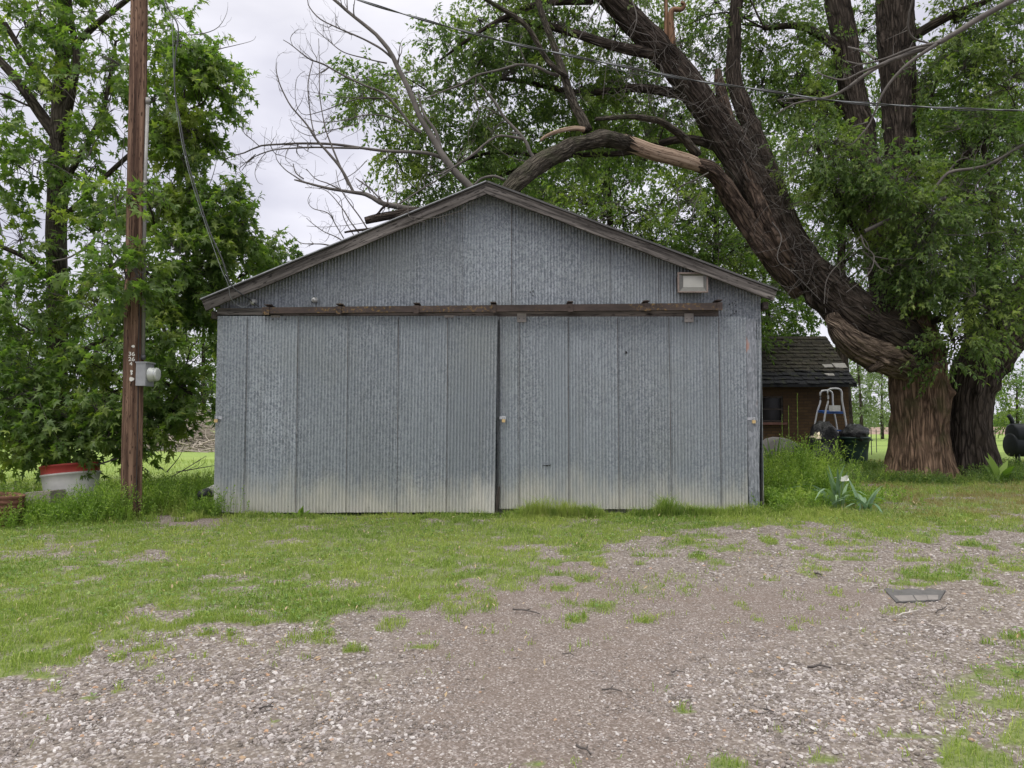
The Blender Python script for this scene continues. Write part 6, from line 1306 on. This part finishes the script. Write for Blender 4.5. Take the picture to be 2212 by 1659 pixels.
# stump cluster of thin saplings behind the maple edge
# ------------------------------------------------------------------ small things on the ground
M['mat'] = plain('worn_rubber', (.085, .082, .08), .85, 0, .25, 12); M['mat2'] = plain('worn_sheet', (.18, .165, .155), .9, 0, .2, 14)
ga_ = [ground_at(u, v) for u, v in ((1910, 1275), (2040, 1276), (2030, 1299), (1936, 1303))]
up_ = np.array([0, 0, .010])
t_ = thing('flat_slab', 'worn dark flat slab half buried in the gravel on the right', 'slab', tuple((ga_[0]+ga_[2])/2))
def lerp4(q, a, b): return (q[0]*(1-a)+q[1]*a)*(1-b)+(q[3]*(1-a)+q[2]*a)*b
n = 14; top = [lerp4(ga_, k/n, 0)+up_*(1+.3*math.sin(k*1.9))+[0, .03*math.sin(k*1.3), 0] for k in range(n+1)]; bot = [lerp4(ga_, k/n, 1)+up_*.9+[0, .01*math.sin(k*2), 0] for k in range(n+1)]
lp = np.array(top+bot[::-1]); Acc().prism(lp-up_*1.6, lp).build('slab', M['mat'], t_)
for a0, a1 in ((.06, .42), (.45, .70), (.71, .93)):
    P = [lerp4(ga_, a0, .55)+up_*1.15, lerp4(ga_, a1, .55)+up_*1.15, lerp4(ga_, a1+.03, .97)+up_*1.15, lerp4(ga_, a0+.03, .97)+up_*1.15]; Acc().prism([p-[0, 0, .004] for p in P], P).build('worn_panel', M['mat2'], t_)
M['rock'] = plain('brown_rock', (.20, .15, .105), .9, 0, .3, 10)
for u, v, a, b2, c2, sd, lab in ((1678, 1102, .20, .12, .055, 4, 'flat brown stone in the grass right of the shed corner'), (1690, 1090, .10, .07, .05, 6, 'smaller brown stone on top of the flat one, right of the shed corner')):
    p = ground_at(u, v); o_ = lump(p[0], p[1], p[2]+.03+(.02 if sd == 6 else 0), a, b2, c2, sd, .5, 20, 14).build('stone', M['rock']); tag(o_, lab, 'stone')
G4 = 'twigs dropped on the driveway'
for k, (u0, v0, u1, v1, r_, m_, lab) in enumerate(((1108, 1322, 1166, 1332, .009, 'twig_dark', 'dark crooked twig near the middle of the driveway'), (1760, 1243, 1774, 1247, .014, 'twig_dark', 'short dark stub of wood right of the middle of the driveway'), (1940, 1337, 1986, 1323, .007, 'twig_pale', 'pale curved twig just in front of the flat slab'),
      (2022, 1330, 2044, 1316, .007, 'twig_dark', 'dark bent twig right of the pale one, in front of the flat slab'), (1300, 1498, 1344, 1502, .007, 'twig_dark', 'dark twig lying level in the near middle gravel'), (1744, 1448, 1796, 1450, .010, 'twig_dark', 'thick dark twig in the gravel on the right'), (1650, 1540, 1672, 1548, .006, 'twig_dark', 'short slanting twig in the near right gravel'),
      (1246, 1620, 1276, 1640, .008, 'twig_dark', 'dark twig at the bottom border, below the middle'), (1880, 1275, 1896, 1268, .008, 'twig_pale', 'pale chip of wood left of the flat slab'), (1215, 1420, 1240, 1424, .005, 'twig_dark', 'tiny dark twig on the bare dirt'), (1450, 1460, 1480, 1461, .005, 'twig_dark', 'thin dark twig right of the bare dirt'), (560, 1540, 590, 1536, .007, 'twig_dark', 'dark twig in the gravel on the left'), (1490, 1110, 1525, 1112, .02, 'rock', 'flat chip of rotten wood by the foot of the right door'))):
    a, b2 = ground_at(u0, v0), ground_at(u1, v1); md = (a+b2)/2+[.01*math.sin(k*3), .012*math.cos(k*5), .012]; q1 = a*.7+b2*.3+[0, .01*math.sin(k*7), .010]
    acc = Acc(); acc.tube(curve([a+[0, 0, .008], q1, md, b2+[0, 0, .007]], 12)+[0, 0, .012], np.linspace(r_*.7, r_*.4, 12), 6, fn=lambda r, an, l_: r*(1+.35*np.sin(l_*60+an)))
    acc.tube([md+[0, 0, .012], md+(b2-a)*.18+[.0, .03, .02]], [r_*.6, r_*.3], 5)
    o_ = acc.build('twig', M[m_], None, True); tag(o_, lab, 'twig', G4)
# dry leaves and straw litter
M['dry'] = leafmat('dry_leaf', (.34, .25, .15), (.50, .40, .27), (.42, .27, .14), .1)
rg4 = np.random.default_rng(8); n = 950; y = 3.2+9*rg4.random(n); x = (rg4.random(n)*2-1)*(.72*y); k = (cover(x, y) > .25)|(rg4.random(n) < .25); k &= ~((y > 9.2)&(x > -3.7)&(x < 3.2)); x, y = x[k], y[k]
lf = Acc(); A = np.stack([x, y, gz(x, y)+.022], -1); D = rg4.normal(size=(len(x), 3))*[1, 1, .15]; sprays(lf, None, A, D, np.full(len(x), .02), 1, .036, 'lance', rg4, 0, 0, 1.6)
o_ = lf.build('leaf_litter', M['dry'], None); tag(o_, 'scattered dry tan leaves lying on the lawn and gravel', 'leaf litter', kind='stuff')
